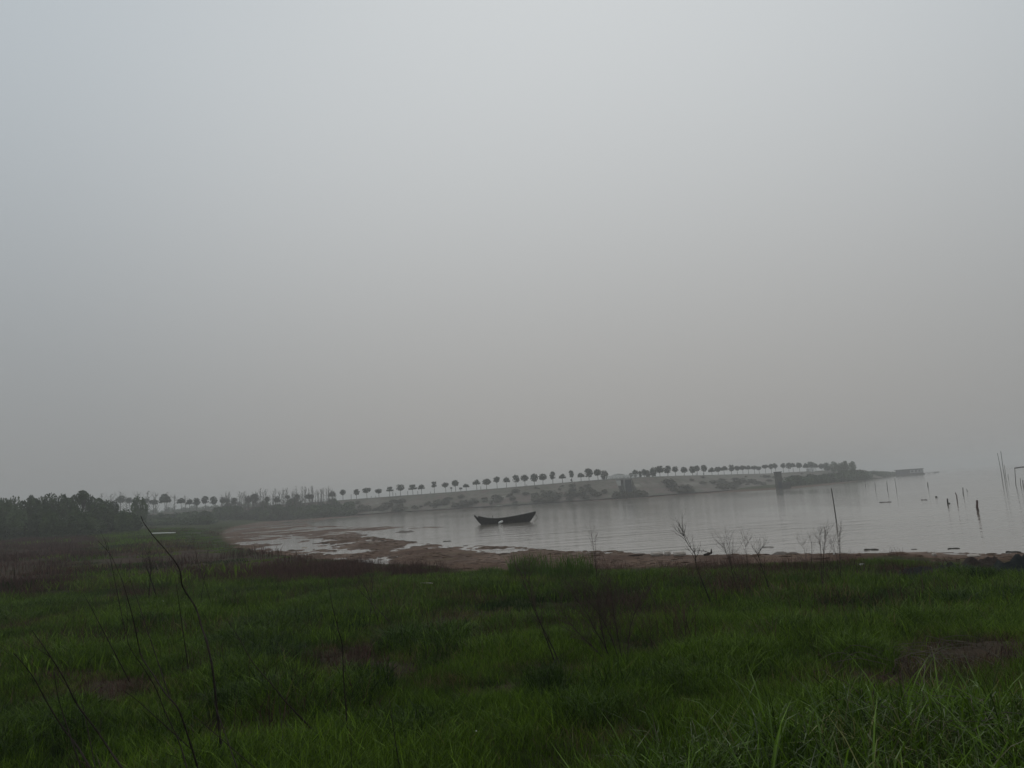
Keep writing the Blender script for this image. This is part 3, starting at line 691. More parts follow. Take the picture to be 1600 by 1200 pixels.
# ------------------------------------------------------------------ posts, signs and hut on the dike
def rpost(u, vt, lab, grp='marker posts on the dike road'):
    c = crest_pt(u); D = c.y - 3.2; H = pt(u, vt, D).z - c.z
    mb = MB(); mb.tube([(0, 0, -0.3), (0, 0, H)], [0.09, 0.08], 6)
    tag(mb.build('marker_post', M_SIGN, None, (c.x, D, c.z)), lab, 'post', grp)
for u, vt in [(552.5, 772), (583.5, 775), (590.5, 774.5), (617, 768.5), (621.5, 770), (640, 767), (655.5, 767), (675, 768), (753, 760), (824, 757), (1086, 740), (1097, 738.5)]:
    rpost(u, vt, 'thin grey marker post on the edge of the dike road')
def sign(u, vt, wide, lab):
    c = crest_pt(u); D = c.y - 3.2; H = pt(u, vt, D).z - c.z
    o = empty('road_sign', (c.x, D, c.z)); tag(o, lab, 'sign')
    mb = MB(); mb.tube([(0, 0, -0.3), (0, 0, H)], 0.07, 6); mb.build('post', M_SIGN, o)
    mb = MB(); mb.box((0, -0.1, H - 0.3), (wide, 0.05, 0.55)); mb.build('panel', M_SIGN, o)
sign(707.5, 761, 0.6, 'small dark road sign on the dike, left one of two')
sign(722, 761.5, 1.0, 'wider dark road sign on a post between two dike trees')
sign(893, 748.5, 0.5, 'small low sign under the narrow tree left of the bridge')
c = crest_pt(1268); D = c.y - 4.5
hut = empty('hut', (pt(1268, hor(1268), D).x, D, c.z - 0.9)); tag(hut, 'small white hut with a rounded roof under the dike trees', 'hut')
mb = MB(); mb.box((0, 0, 0.9), (2.3, 2.4, 1.8)); mb.build('wall', M_WHITE, hut)
mb = MB(); pr = [(math.cos(a) * 1.3, math.sin(a) * 0.55) for a in np.linspace(0, math.pi, 9)]
vs = [(x, -1.35, 1.8 + z) for x, z in pr] + [(x, 1.35, 1.8 + z) for x, z in pr]
mb.add(vs, [(i, i + 1, i + 10, i + 9) for i in range(8)] + [tuple(range(9))[::-1], tuple(range(9, 18)), (0, 9, 17, 8)]); mb.build('roof', M_WHITE, hut)
mb = MB(); mb.box((0.3, -1.215, 0.75), (0.6, 0.04, 1.4)); mb.build('door', M_CABINP, hut)

# ------------------------------------------------------------------ floating house
D = 425; pl = pt(1402, hor(1402), D); pr_ = pt(1438.5, hor(1438.5), D); Lh = pr_.x - pl.x
Hh = 4.6
fh = empty('floating_house', ((pl.x + pr_.x) / 2, D, 0)); tag(fh, 'long grey floating house with a flat roof off the end of the spit', 'floating house')
def fpart(name, c, d, m, par=fh): mb = MB(); mb.box((0, 0, 0), d); return mb.build(name, m, par, c)
fpart('pontoon', (0, 0, 0.3), (Lh + 0.8, 6.4, 0.7), M_STAKE)
wl = fpart('wall', (0, 0, 1.85), (Lh - 0.4, 4.8, 2.5), M_CABIN)
fpart('roof', (0, 0, 3.25), (Lh + 0.5, 6.0, 0.30), M_ROOF)
fpart('pale_wall_panel', (2.4, -2.43, 2.0), (6.2, 0.08, 1.6), M_CABINP)
for k in range(3):
    wi = fpart('window', (0.4 + k * 2.0, -2.49, 2.1), (1.2, 0.06, 0.9), M_GLASS)
    mb = MB()
    mb.box((0, 0, 0.48), (1.36, 0.1, 0.08)); mb.box((0, 0, -0.48), (1.36, 0.1, 0.08)); mb.box((0.64, 0, 0), (0.08, 0.1, 0.88)); mb.box((-0.64, 0, 0), (0.08, 0.1, 0.88))
    mb.build('frame', M_CABINP, wi, (0, -0.02, 0))
fpart('door', (-3.4, -2.43, 1.6), (0.95, 0.07, 1.9), M_ROOF)
for x in (-Lh / 2 + 0.2, -Lh / 6, Lh / 6, Lh / 2 - 0.2): fpart('post', (x, -2.9, 1.87), (0.14, 0.14, 2.44), M_ROOF)
jt = empty('landing_stage', (pr_.x + 0.6, D - 1, 0)); tag(jt, 'low dark landing stage reaching out from the floating house', 'jetty')
mb = MB(); mb.box((3.0, 0, 0.72), (6.2, 2.2, 0.16)); mb.build('deck', M_STAKE, jt)
for x in (0.4, 3, 5.8):
    for y in (-0.9, 0.9):
        mb = MB(); mb.tube([(x, y, -0.8), (x, y, 0.64)], 0.12, 6); mb.build('pile', M_STAKE, jt)

# ------------------------------------------------------------------ boats
def boat(loc, Lb, beam, mid, endl, endr, rz, label, pw=(1.9, 1.6)):
    o = empty('wooden_boat', loc, rz); tag(o, label, 'boat', 'wooden boats moored side by side')
    xs = np.linspace(-1, 1, 25)
    def sec(t, inset=0.0):
        e = endl if t < 0 else endr
        t0 = -0.32; sh = mid + (e - mid) * (((t - t0) / (1 - t0)) ** pw[1] if t > t0 else ((t0 - t) / (1 + t0)) ** pw[0])
        bot = -0.16 + (e * 0.90 + 0.10) * max(0, (abs(t) - 0.66) / 0.34) ** 1.5
        bw = beam / 2 * (1 - 0.80 * abs(t) ** 2.6); fw_ = bw * 0.62
        return sh, bot, bw - inset, fw_ - inset
    def shell(inset, lift):
        V = []
        for t in xs:
            sh, bt, bw, fw_ = sec(t, inset); bt = min(bt + lift, sh - 0.02); x = t * Lb / 2 * (1 - inset * 0.2)
            m_ = bt + (sh - bt) * 0.45
            V += [(x, -bw, sh), (x, -(fw_ + (bw - fw_) * .6), m_), (x, -fw_, bt), (x, fw_, bt), (x, fw_ + (bw - fw_) * .6, m_), (x, bw, sh)]
        return V
    n_ = len(xs); mb = MB()
    Vo = shell(0, 0); Vi = shell(0.045, 0.05)
    Fo = [(i * 6 + k, i * 6 + k + 1, (i + 1) * 6 + k + 1, (i + 1) * 6 + k) for i in range(n_ - 1) for k in range(5)]
    mb.add(Vo, Fo); mb.f += [(0, 5, 4, 3, 2, 1), tuple((n_ - 1) * 6 + k for k in range(6))]
    mb.build('hull', M_HULL, o)
    mb = MB(); mb.add(Vi, [tuple(reversed(f)) for f in Fo]); mb.build('lining', M_HULLIN, o)
    for sg in (-1, 1):
        mb = MB(); P = [(t * Lb / 2, sg * (sec(t)[2] - 0.02), sec(t)[0] + 0.012) for t in xs]
        vs = []
        for p in P:
            vs += [(p[0], p[1] - .045, p[2] - .02), (p[0], p[1] + .045, p[2] - .02), (p[0], p[1] + .045, p[2] + .025), (p[0], p[1] - .045, p[2] + .025)]
        fs = [(i * 4 + k, i * 4 + (k + 1) % 4, i * 4 + 4 + (k + 1) % 4, i * 4 + 4 + k) for i in range(n_ - 1) for k in range(4)]
        mb.add(vs, fs); mb.f += [(3, 2, 1, 0), tuple((n_ - 1) * 4 + k for k in range(4))]; mb.build('gunwale', M_HULL, o)
    for t in (-0.42, 0.0, 0.4):
        sh, bt, bw, _ = sec(t); mb = MB(); mb.box((t * Lb / 2, 0, sh - 0.09), (0.24, bw * 2 - 0.12, 0.05), bev=.008); mb.build('thwart', M_HULLIN, o)
    for sg in (-1, 1):
        mb = MB(); V = []
        for t in np.linspace(0.74, 0.99, 5):
            sh, bt, bw, _ = sec(sg * t); V += [(sg * t * Lb / 2, -bw + .03, sh - 0.03), (sg * t * Lb / 2, bw - .03, sh - 0.03)]
        mb.add(V, [(i * 2, i * 2 + 1, i * 2 + 3, i * 2 + 2) for i in range(4)]); mb.build('end_deck', M_HULL, o)
    return o
pb = at_z(793, 817.5)
Db = pb.y
s_ = Db / FPX
boat((pb.x, Db, 0), 89 * s_, 1.35, 0.52, 0.88, 0.96, R(2), 'nearer of two dark wooden boats, its bow raised to the right')
p2 = at_z(784, 816)
boat((p2.x + 0.03, Db + 1.5, 0.0), 84 * s_, 1.3, 0.46, 0.98, 0.72, R(-3), 'farther of two dark wooden boats, its tip poking out at the left', (4.0, 2.0))
mb = MB(); mb.tube([(0, 0, 0), (0.02, 0, 0.78)], [0.035, 0.03], 6); q = pt(770, 817, Db + 0.9)
tag(mb.build('mooring_pole', M_STAKE, None, (q.x, Db + 0.87, -0.3 + 0.35)), 'short pole standing up between the two dark boats', 'pole')
# pale float against the near hull
mb = MB(); fx = at_z(782.5, 818.5)
P = [(-0.24, 0, 0.02), (-0.16, 0, 0.06), (0.02, 0, 0.12), (0.16, 0, 0.18), (0.24, 0, 0.22)]
mb.tube(P, [0.03, 0.1, 0.12, 0.1, 0.04], 8); tag(mb.build('float', M_WHITE, None, (fx.x, Db - 0.86, 0.06), smooth=True), 'pale float lying against the side of the nearer boat', 'float')
# mooring rope from the right bow
pa = pt(836.5, 804, Db); pc = pt(839, 811.5, Db)
mb = MB(); mb.tube([pa, pt(838.5, 806, Db), pt(839.8, 809, Db), pt(838, 812, Db), pt(832, 816.5, Db)], 0.018, 5)
tag(mb.build('mooring_rope', M_HULLIN), 'slack mooring rope hanging from the right tip of the nearer boat', 'rope')

# small far skiff
q = at_z(1463.5, 738.6)
o = empty('skiff', (q.x, q.y, 0)); tag(o, 'tiny dark skiff alone beyond the landing stage', 'boat')
mb = MB(); V = []
for t in np.linspace(-1, 1, 9):
    bw = 0.6 * (1 - .8 * abs(t) ** 2.5); sh = .45 + .5 * abs(t) ** 2; V += [(t * 1.7, -bw, sh), (t * 1.7, -bw * .6, -.1 + .4 * abs(t) ** 3), (t * 1.7, bw * .6, -.1 + .4 * abs(t) ** 3), (t * 1.7, bw, sh)]
mb.add(V, [(i * 4 + k, i * 4 + k + 1, i * 4 + 5 + k, i * 4 + 4 + k) for i in range(8) for k in range(3)]); mb.build('hull', M_HULL, o)
mb = MB(); mb.box((0, 0, .35), (.3, 1.0, .06)); mb.build('thwart', M_HULLIN, o)

# ------------------------------------------------------------------ stakes in the water
def stake(pxs, rpx, m, label, cat='stake', group='stakes standing in the lake', name='stake'):
    """pxs: from the foot up"""
    f = at_z(*pxs[0]); D = f.y
    P = [pt(u, v, D) for u, v in pxs]
    base = P[0].copy(); P = [p - base for p in P]; P = [P[0] - (P[1] - P[0]).normalized() * 0.5] + P
    rad = rpx * (0.75 if D > 80 else 0.88) * D / FPX
    rs = [rad * 1.05] + [rad * (1.05 - 0.25 * i / max(1, len(pxs) - 1)) for i in range(len(pxs))]
    mb = MB(); mb.tube(P, rs, 7)
    return tag(mb.build(name, m, None, base, smooth=False), label, cat, group)
stake([(1307, 816), (1304.5, 798), (1301.5, 778), (1299, 763)], 0.95, M_STAKE, 'tall thin pole leaning left out of the open water', 'pole', name='pole')
stake([(1528, 798), (1526.6, 792), (1526.8, 786), (1526.6, 781.5)], 2.0, M_STAKER, 'thick reddish post stub nearest the right shore', 'post')
stake([(1481, 787.5), (1480.6, 783), (1480.4, 779)], 1.3, M_STAKE, 'short dark stub with a bit of wood at its foot', 'post')
mb = MB(); q = at_z(1482.5, 787); mb.box((0, 0, 0.02), (0.16, 0.1, 0.1)); tag(mb.build('driftwood', M_STAKE, None, q), 'bit of wood floating at the foot of a short stub', 'driftwood')
stake([(1495.6, 782), (1494.8, 775), (1492.8, 769.5)], 0.9, M_STAKER, 'reddish stake leaning left between two dark ones', 'stake')
stake([(1505, 772), (1504.4, 761.5)], 0.75, M_STAKE, 'slim upright stake left of a tiny one', 'stake')
stake([(1511.5, 767.5), (1510, 764)], 0.55, M_STAKE, 'tiny stake tip beside a slim upright stake', 'stake')
stake([(1450, 760.5), (1449.4, 753.5)], 0.85, M_STAKE, 'small dark stake below the far skiff', 'stake')
stake([(1386.8, 765), (1385.6, 752.5)], 0.6, M_STAKE, 'thin stake off the spit, under the floating house', 'stake')
stake([(1400.8, 764.5), (1399.5, 758), (1398, 747.5)], 0.45, M_STAKE, 'very thin bent stake beside the one off the spit', 'stake')
stake([(1368, 766), (1367, 753)], 0.4, M_STAKE, 'faint thin stake close off the spit shore', 'stake')
stake([(1352.4, 760.5), (1352, 756)], 0.5, M_STAKE, 'stake tip close to the grove shore', 'stake')
stake([(1566.5, 752), (1563.5, 733), (1558.5, 708)], 0.55, M_STAKE, 'tall faint pole leaning left, outer one of the tall pair', 'pole', name='pole')
stake([(1570, 747), (1567.5, 733), (1563.7, 705)], 0.6, M_STAKE, 'tallest faint pole of the tall pair at the right', 'pole', name='pole')
stake([(1571.8, 748), (1570.8, 738), (1568.8, 726)], 0.45, M_STAKE, 'half height pole just behind the tall pair', 'pole', name='pole')
stake([(1587.3, 758), (1585.5, 731)], 0.65, M_STAKE, 'pole at the near end of a faint crossbar', 'pole', name='pole')
stake([(1595, 758.5), (1594, 747)], 0.55, M_STAKE, 'short stake right of the crossbar pole', 'stake')
stake([(1599, 760.5), (1598, 750)], 0.85, M_STAKE, 'thicker short stake at the edge of the picture', 'stake')
stake([(1575.5, 748), (1575, 741)], 0.4, M_STAKE, 'tiny stake between the tall poles and the crossbar pole', 'stake')
f = at_z(1587.3, 758); mb = MB(); mb.tube([pt(1585.3, 731.5, f.y), pt(1595, 730, f.y), pt(1625, 728, f.y)], 0.07, 6)
tag(mb.build('crossbar', M_STAKE), 'faint crossbar tied to a pole at the right', 'pole')
stake([(1626, 756), (1625, 727)], 0.6, M_STAKE, 'pole at the far end of a faint crossbar', 'pole', name='pole')
def floating(u0, v0, u1, v1, r, m, label, name='driftwood', cat='driftwood', bend=0.15):
    a, c = at_z(u0, v0), at_z(u1, v1); mb = MB(); md_ = (a + c) / 2
    P = [a + (c - a) * t + Vector((0, math.sin(t * 3.1) * bend, r * (0.3 + 0.3 * math.sin(t * 9)))) for t in np.linspace(0, 1, 8)]
    mb.tube([p - md_ for p in P], [r * q for q in (.5, .9, 1, 1.1, .95, 1, .8, .4)], 7)
    return tag(mb.build(name, m, None, md_), label, cat)
floating(1374, 785, 1393, 784.4, 0.035, M_STAKE, 'thin floating pole lying far out on the water, left one', bend=.05)
floating(1439, 781.3, 1449, 781.1, 0.035, M_STAKE, 'thin floating stick beside the small float far out')
mb = MB(); mb.tube([(0, 0, -.08), (0, 0, -.04), (0, 0, .06), (0, 0, .11)], [.05, .1, .1, .04], 8)
tag(mb.build('float', M_HULL, None, at_z(1463, 777), smooth=True), 'small dark float on the open water among the stakes', 'float')
floating(1192, 855.4, 1209, 855.2, 0.018, M_STAKE, 'thin stick floating off the near shore')
floating(1350, 859.6, 1373, 859, 0.028, M_STAKE, 'dark log floating off the near shore')
floating(1481, 858.2, 1500, 857.2, 0.022, M_STAKE, 'dark stick with a twig floating at the right shore')
floating(1572, 863.4, 1596, 863.4, 0.03, M_STAKE, 'dark log lying along the waterline at the far right')
floating(1425, 858.8, 1433, 858.6, 0.014, M_STAKE, 'short twig floating between two dark logs')
floating(692, 846.4, 705, 845.6, 0.028, M_STAKE, 'short dark stick floating left of the boats, near the mud')

def mound(u0, u1, v, h, m, name, label, cat, seed, depth=1.0, loc=None):
    a, c = ground(u0, v), ground(u1, v)
    mdp = (a + c) / 2; Lm = (c - a).length; r = random.Random(seed); V = []; F = []; nx, ny = 17, 9
    for i in range(nx):
        for j in range(ny):
            x = (i / (nx - 1) - .5) * 2; y = (j / (ny - 1) - .5) * 2
            q = max(0, 1 - x * x - y * y * .9)
            z = h * q ** .6 * (0.72 + .75 * float(fbm(np.array([x * 3.4 + seed]), np.array([y * 2.6]), 3, seed)[0])) - 0.04
            V.append((x * Lm / 2, y * depth / 2, z))
    for i in range(nx - 1):
        for j in range(ny - 1): F.append((i * ny + j, (i + 1) * ny + j, (i + 1) * ny + j + 1, i * ny + j + 1))
    mb = MB(); mb.add(V, F); return tag(mb.build(name, m, None, (mdp.x, mdp.y, max(mdp.z, 0.0)), (0, 0, math.atan2(c.y - a.y, c.x - a.x)), smooth=True), label, cat)
M_MUD = mat('dark_mud', (0.05, 0.042, 0.034), 0.7, 0.3, col2=(0.075, 0.055, 0.04), scale=5, bump=0.6, bscale=12)
mound(622, 645, 831.3, 0.18, M_MUD, 'mud_mound', 'small dark weedy mound standing in the shallow water', 'mound', 4, 1.6)
mound(1208, 1246, 865.5, 0.12, M_MUD, 'mud_mound', 'flat dark mound at the waterline below the leaning pole', 'mound', 5, 0.9)
mound(1480, 1522, 864, 0.06, M_MUD, 'mud_mound', 'thin dark weed bank along the right waterline', 'mound', 6, 0.7)
# nets
mound(1400, 1470, 899, 0.22, M_NET, 'net_heap', 'low flat end of a dark net spread on the shore grass', 'fishing net', 11, 1.3)
mound(1455, 1540, 893, 0.24, M_NET, 'net_heap', 'middle stretch of the dark nets behind the low flat end', 'fishing net', 12, 1.4)
mound(1510, 1570, 889, 0.30, M_NETB, 'net_heap', 'brownish net heap between the dark nets on the right shore', 'fishing net', 13, 1.4)
mound(1545, 1640, 900, 0.52, M_NET, 'net_heap', 'tallest black net heap at the right edge of the shore', 'fishing net', 14, 1.9)

# pale slabs and litter
def slab(u0, u1, v, th, dep, m, label, cat='foam block', name='foam_block', rz=0.0, seed=1, lift=0.0):
    a, c = ground(u0, v), ground(u1, v); q = (a + c) / 2; Lm = (c - a).length; r = random.Random(seed)
    mb = MB(); n_ = 9; V = []
    ring = [(math.cos(t) , math.sin(t)) for t in np.linspace(0, 2 * math.pi, n_, endpoint=False)]
    j = [r.uniform(.8, 1.1) for _ in ring]
    for (s, z) in ((.92, 0), (1.0, th * .5), (.82, th)):
        V += [(x * s * k * Lm / 2, y * s * k * dep / 2, z + r.uniform(-.1, .1) * th) for (x, y), k in zip(ring, j)]
    F = [(a_ * n_ + k, a_ * n_ + (k + 1) % n_, a_ * n_ + n_ + (k + 1) % n_, a_ * n_ + n_ + k) for a_ in range(2) for k in range(n_)] + [tuple(2 * n_ + k for k in range(n_)), tuple(range(n_))[::-1]]
    mb.add(V, F); return tag(mb.build(name, m, None, (q.x, q.y, max(0, q.z) + lift), (0, 0, math.atan2(c.y - a.y, c.x - a.x) + rz)), label, cat)
slab(1018, 1034, 868.5, 0.13, 0.6, M_FOAM, 'pale lump of foam on the shore, farthest from the bare shrub', seed=2)
slab(1037, 1049, 868, 0.14, 0.5, M_FOAM, 'pale lump of foam on the shore, middle one of three', seed=3)
slab(1054, 1072, 868.2, 0.14, 0.6, M_FOAM, 'pale lump of foam on the shore, beside the bare shrub', seed=4)
slab(1456, 1464, 868.6, 0.07, 0.3, M_FOAM, 'small pale block on the right shore mud', 'block', 'pale_block', seed=5)
slab(1510, 1531, 869.8, 0.06, 0.45, M_FOAM, 'pale flat board lying on the right shore mud', 'board', 'pale_board', seed=6)
slab(1343, 1351, 883.5, 0.04, 0.2, M_WHITE, 'white scrap on the grass edge at the right', 'scrap', 'white_scrap', seed=7)
slab(655, 677, 920, 0.03, 0.12, M_FOAM, 'thin pale stick lying in the grass below the mud', 'stick', 'pale_stick', seed=8, lift=0.12)
# white plank in the left grass
a, c = ground(243, 838), ground(267, 837.6); q = (a + c) / 2; mb = MB(); mb.box((0, 0, .38), ((c - a).length * 1.0, 0.8, .08), tilt=R(2.5), bev=.01)
tag(mb.build('white_board', M_WHITE, None, (q.x, q.y, q.z)), 'bright white board lying on the grass at the left', 'board')
for (u, v, z) in [(170.5, 866, .2), (254.5, 949, .25), (746, 1171, .1), (828, 1030, .12), (1304, 873, .08)]:
    g_ = ground(u, v); mb = MB(); d_ = g_.y / FPX * 1.3
    mb.tube([(0, 0, 0), (0, 0, d_ * .5), (0, 0, d_ * 1.4), (0, 0, d_ * 1.9)], [d_ * .5, d_, d_ * .9, d_ * .3], 7)
    tag(mb.build('litter_scrap', M_WHITE, None, g_ + Vector((0, 0, .12))), 'tiny white scrap caught in the grass', 'litter', 'white scraps in the grass')
# stump with drift twigs by the bare shrub
q = ground(1110, 868); o = empty('driftwood', q); tag(o, 'dark upturned root and twigs on the shore beside the bare shrub', 'driftwood')
k_ = q.y / FPX
mb = MB(); mb.tube([(-10 * k_, 0, 1.5 * k_), (-3 * k_, 0, 2.5 * k_), (2 * k_, 0, 4 * k_), (2.4 * k_, 0, 10 * k_)], [1.4 * k_, 2 * k_, 1.8 * k_, .5 * k_], 7); mb.build('root', M_STALK, o)
mb = MB(); mb.tube([(2 * k_, 0, 3 * k_), (-8 * k_, .1, 7 * k_), (-18 * k_, 0, 8.5 * k_), (-26 * k_, 0, 7 * k_)], [.6 * k_, .5 * k_, .4 * k_, .2 * k_], 5)
for i in range(7): mb.tube([(-6 * k_ - i * 3 * k_, 0, 7.5 * k_), (-7 * k_ - i * 3 * k_, .05, (10 if i % 2 else 5) * k_)], [.35 * k_, .2 * k_], 4)
mb.build('twig', M_STALK, o)

# ------------------------------------------------------------------ dead stalks and bare shrubs
def branches(mb, p, d, ln, rad, r, lev, spread=0.6):
    P = [p]; q = p.copy(); dd = d.copy(); seg = 4
    for i in range(seg):
        dd = (dd + Vector((r.gauss(0, .13), r.gauss(0, .10), r.gauss(0.05, .1)))).normalized(); q = q + dd * ln / seg; P.append(q.copy())
    mb.tube(P, [rad * (1 - .7 * i / seg) for i in range(seg + 1)], 4 if rad > .003 else 3, cap=False)
    if lev > 0:
        for i in range(r.randint(3, 5)):
            t = r.uniform(.25, 1); a = P[min(seg, int(t * seg))]
            nd = (dd + Vector((r.gauss(0, spread), r.gauss(0, spread), r.gauss(0.15, spread * .5)))).normalized()
            branches(mb, a, nd, ln * r.uniform(.35, .6), rad * .5, r, lev - 1, spread)
def smooth_line(P, k=4):
    out = []; n_ = len(P)
    for i in range(n_ - 1):
        p0, p1, p2, p3 = P[max(0, i - 1)], P[i], P[i + 1], P[min(n_ - 1, i + 2)]
        for j in range(k):
            t = j / k; out.append(0.5 * ((2 * p1) + (p2 - p0) * t + (2 * p0 - 5 * p1 + 4 * p2 - p3) * t * t + (3 * p1 - p0 - 3 * p2 + p3) * t ** 3))
    return out + [P[-1]]
def stalk(pxs, D, rpx, label, seed, group='dead stalks in the near grass', lev=0, nb=0, m=None, name='dead_stalk', cat='dead stalk', foot=True, bl=0.3, tipn=0):
    """pxs from top to foot; the foot goes down into the ground"""
    r = random.Random(seed); m = m or M_STALK
    P = [pt(u, v, D + 0.15 * math.sin(i * 0.9 + seed)) for i, (u, v) in enumerate(pxs)]
    if foot:
        b_ = P[-1]; h = hgt(b_.x, b_.y) - 0.05
        st = (P[-1] - P[-2]); 
        if b_.z > h and st.z < 0:
            k = min((h - b_.z) / st.z, 6.0); P.append(b_ + st * k * 0.5); P.append(b_ + st * k)
    base = P[-1].copy(); L_ = smooth_line([p - base for p in P], 4)[::-1]; n_ = len(L_)
    rad = rpx * D / FPX
    o = empty(name, base); tag(o, label, cat, group)
    mb = MB(); mb.tube(L_, [rad * (1.15 - 0.85 * i / (n_ - 1)) * (1.0 + .12 * math.sin(i * 2.1)) for i in range(n_)], 6); mb.build('stem', m, o)
    if nb or tipn:
        for i in range(nb):
            tb = MB(); t = r.uniform(.35, .98); a = L_[int(t * (n_ - 1))]; dd = (L_[min(n_ - 1, int(t * (n_ - 1)) + 1)] - L_[int(t * (n_ - 1)) - 1]).normalized()
            nd = (dd + Vector((r.gauss(0, .5), r.gauss(0, .4), r.gauss(.1, .3)))).normalized()
            branches(tb, a, nd, bl * r.uniform(.5, 1.2), rad * .42, r, lev); tb.build('twig', m, o)
        for i in range(tipn):
            tb = MB(); dd = (L_[-1] - L_[-2]).normalized(); nd = (dd + Vector((r.gauss(0, .45), r.gauss(0, .3), r.gauss(.2, .2)))).normalized()
            branches(tb, L_[-1 - r.randint(0, 3)], nd, bl * r.uniform(.6, 1.2), rad * .4, r, lev); tb.build('twig', m, o)
    return o
stalk([(220, 806), (224, 816), (229, 823), (240, 838), (262, 863), (280, 888), (284, 912), (290, 925), (306, 950), (315, 980), (323, 1003), (332, 1045), (338, 1100)], 6.0, 1.6, 'tall dark crooked stalk whose tip overlaps the far bushes at the left', 1)
stalk([(153, 845), (172, 866), (188, 900), (195, 920), (205, 955), (212, 985), (217, 1010), (222, 1028), (240, 1055), (258, 1083), (277, 1105), (287, 1130), (300, 1170), (309, 1200)], 4.9, 1.3, 'long thin stalk curving from the left green patch down to the bottom edge', 2, nb=1, bl=.12)
stalk([(196, 925), (199, 960), (200, 1005), (222, 1040), (243, 1075), (258, 1112), (280, 1160), (292, 1200)], 5.2, 1.0, 'second long stalk running close beside the curving one', 3, nb=2, bl=.15)
stalk([(50, 985), (75, 1020), (100, 1060), (120, 1100), (150, 1140), (170, 1170), (192, 1202)], 5.0, 1.7, 'straightest dark stalk slanting to the bottom edge at the left', 4, nb=4, bl=.2)
stalk([(21, 1020), (50, 1055), (75, 1100), (100, 1140), (120, 1165), (142, 1202)], 5.0, 1.7, 'dark slanting stalk nearest the left edge of the picture', 5, nb=3, bl=.2)
stalk([(84, 1050), (90, 1085), (98, 1115), (107, 1142)], 5.05, 1.1, 'short stalk joining the slanting one at the left edge', 6)
stalk([(124, 1085), (131, 1110), (135, 1130)], 5.4, .8, 'stub of a stalk between the two slanting left ones', 7)
stalk([(355, 968), (375, 1000), (395, 1035), (425, 1070), (445, 1095), (465, 1116)], 6.6, 1.2, 'slanting stalk in front of the dark grass hummock', 8, nb=4, bl=.2)
stalk([(434, 1080), (438, 1118)], 6.4, .8, 'short stalk leaning on the one by the hummock', 9)
stalk([(512, 905), (519, 945), (529, 985), (535, 1010), (537, 1060), (545, 1165)], 6.4, 1.25, 'nearly upright dark stalk right of the hummock', 10, nb=3, bl=.18)
stalk([(273, 898), (278, 930), (282, 958)], 9.0, .8, 'thin upright stalk right of the crooked tall one', 11)
stalk([(192, 1078), (215, 1095), (245, 1122)], 5.6, .9, 'short slanting stalk crossing behind the two long ones', 12)
stalk([(295, 1090), (300, 1115), (315, 1128)], 5.4, .7, 'bent stalk low in the grass beside the long pair', 13)
stalk([(203, 905), (212, 930), (222, 960)], 8.5, .8, 'thin stalk upper left of the tall crooked one', 14)
stalk([(331, 1085), (337, 1105), (343, 1122)], 5.8, .8, 'stub of stalk under the tall crooked one', 15)
stalk([(608, 1090), (612, 1120), (618, 1160), (622, 1185)], 5.6, 1.0, 'lone dark stalk in the middle of the near grass', 16, nb=1, bl=.15)
stalk([(130, 928), (140, 945), (152, 968)], 9.0, .8, 'short leaning stalk by the left reddish weeds', 17)
stalk([(548, 1110), (549, 1200)], 5.2, .9, 'upright stalk reaching the bottom edge', 18)
stalk([(165, 843), (168, 850), (172, 870)], 12, .6, 'thin twig over the left green patch', 19)
# bare reddish shrubs in the middle
G2 = 'bare shrubs in the meadow'
def shrub(lines, D, label, seed, rpx=1.0, nb=9, lev=1, bl=.45, m=M_TWIGRED, tipn=3):
    r = random.Random(seed); f = lines[0][-1]; b_ = pt(f[0], f[1], D); base = Vector((b_.x, D, hgt(b_.x, D)))
    o = empty('bare_shrub', base); tag(o, label, 'shrub', G2); rad = rpx * 0.72 * D / FPX
    tb = MB()
    for ln in lines:
        P = [pt(u, v, D + r.uniform(-.15, .15)) - base for u, v in ln]
        if P[-1].z > 0.02: P.append(P[-1] + (P[-1] - P[-2]).normalized() * (P[-1].z + .05))
        L_ = smooth_line(P, 3)[::-1]; n_ = len(L_)
        mb = MB(); mb.tube(L_, [rad * (1.1 - .8 * i / (n_ - 1)) for i in range(n_)], 5); mb.build('stem', M_STALK, o)
        for i in range(nb):
            t = r.uniform(.3, .97); k = int(t * (n_ - 1)); dd = (L_[min(n_ - 1, k + 1)] - L_[k - 1]).normalized()
            nd = (dd + Vector((r.gauss(0, .45), r.gauss(0, .4), r.gauss(.15, .25)))).normalized(); branches(tb, L_[k], nd, bl * r.uniform(.5, 1.2), rad * .4, r, lev)
        for i in range(tipn):
            dd = (L_[-1] - L_[-2]).normalized(); nd = (dd + Vector((r.gauss(0, .4), r.gauss(0, .3), r.gauss(.1, .2)))).normalized(); branches(tb, L_[-1], nd, bl * .8 * r.uniform(.5, 1.1), rad * .35, r, lev)
    tag(tb.build('twigs', m, o), kind='stuff'); return o
shrub([[(818, 908), (835, 955), (850, 985), (865, 1015), (880, 1052)], [(826, 905), (832, 940), (845, 975)]], 9.0, 'bare shrub with one thick leaning stem left of the twiggy pair', 31, 1.4, 10)
shrub([[(900, 935), (918, 960), (930, 985), (945, 1010), (960, 1045)], [(935, 945), (940, 985), (955, 1040)], [(880, 960), (905, 990), (935, 1020), (956, 1045)]], 9.2, 'reddish bare shrub left one of the twiggy pair in mid meadow', 32, 1.15, 24, 2, .5)
shrub([[(915, 935), (940, 965), (960, 1010), (975, 1062)], [(1000, 940), (985, 980), (978, 1055)], [(955, 920), (960, 965), (976, 1050)]], 9.0, 'reddish bare shrub right one of the twiggy pair in mid meadow', 33, 1.15, 24, 2, .5)
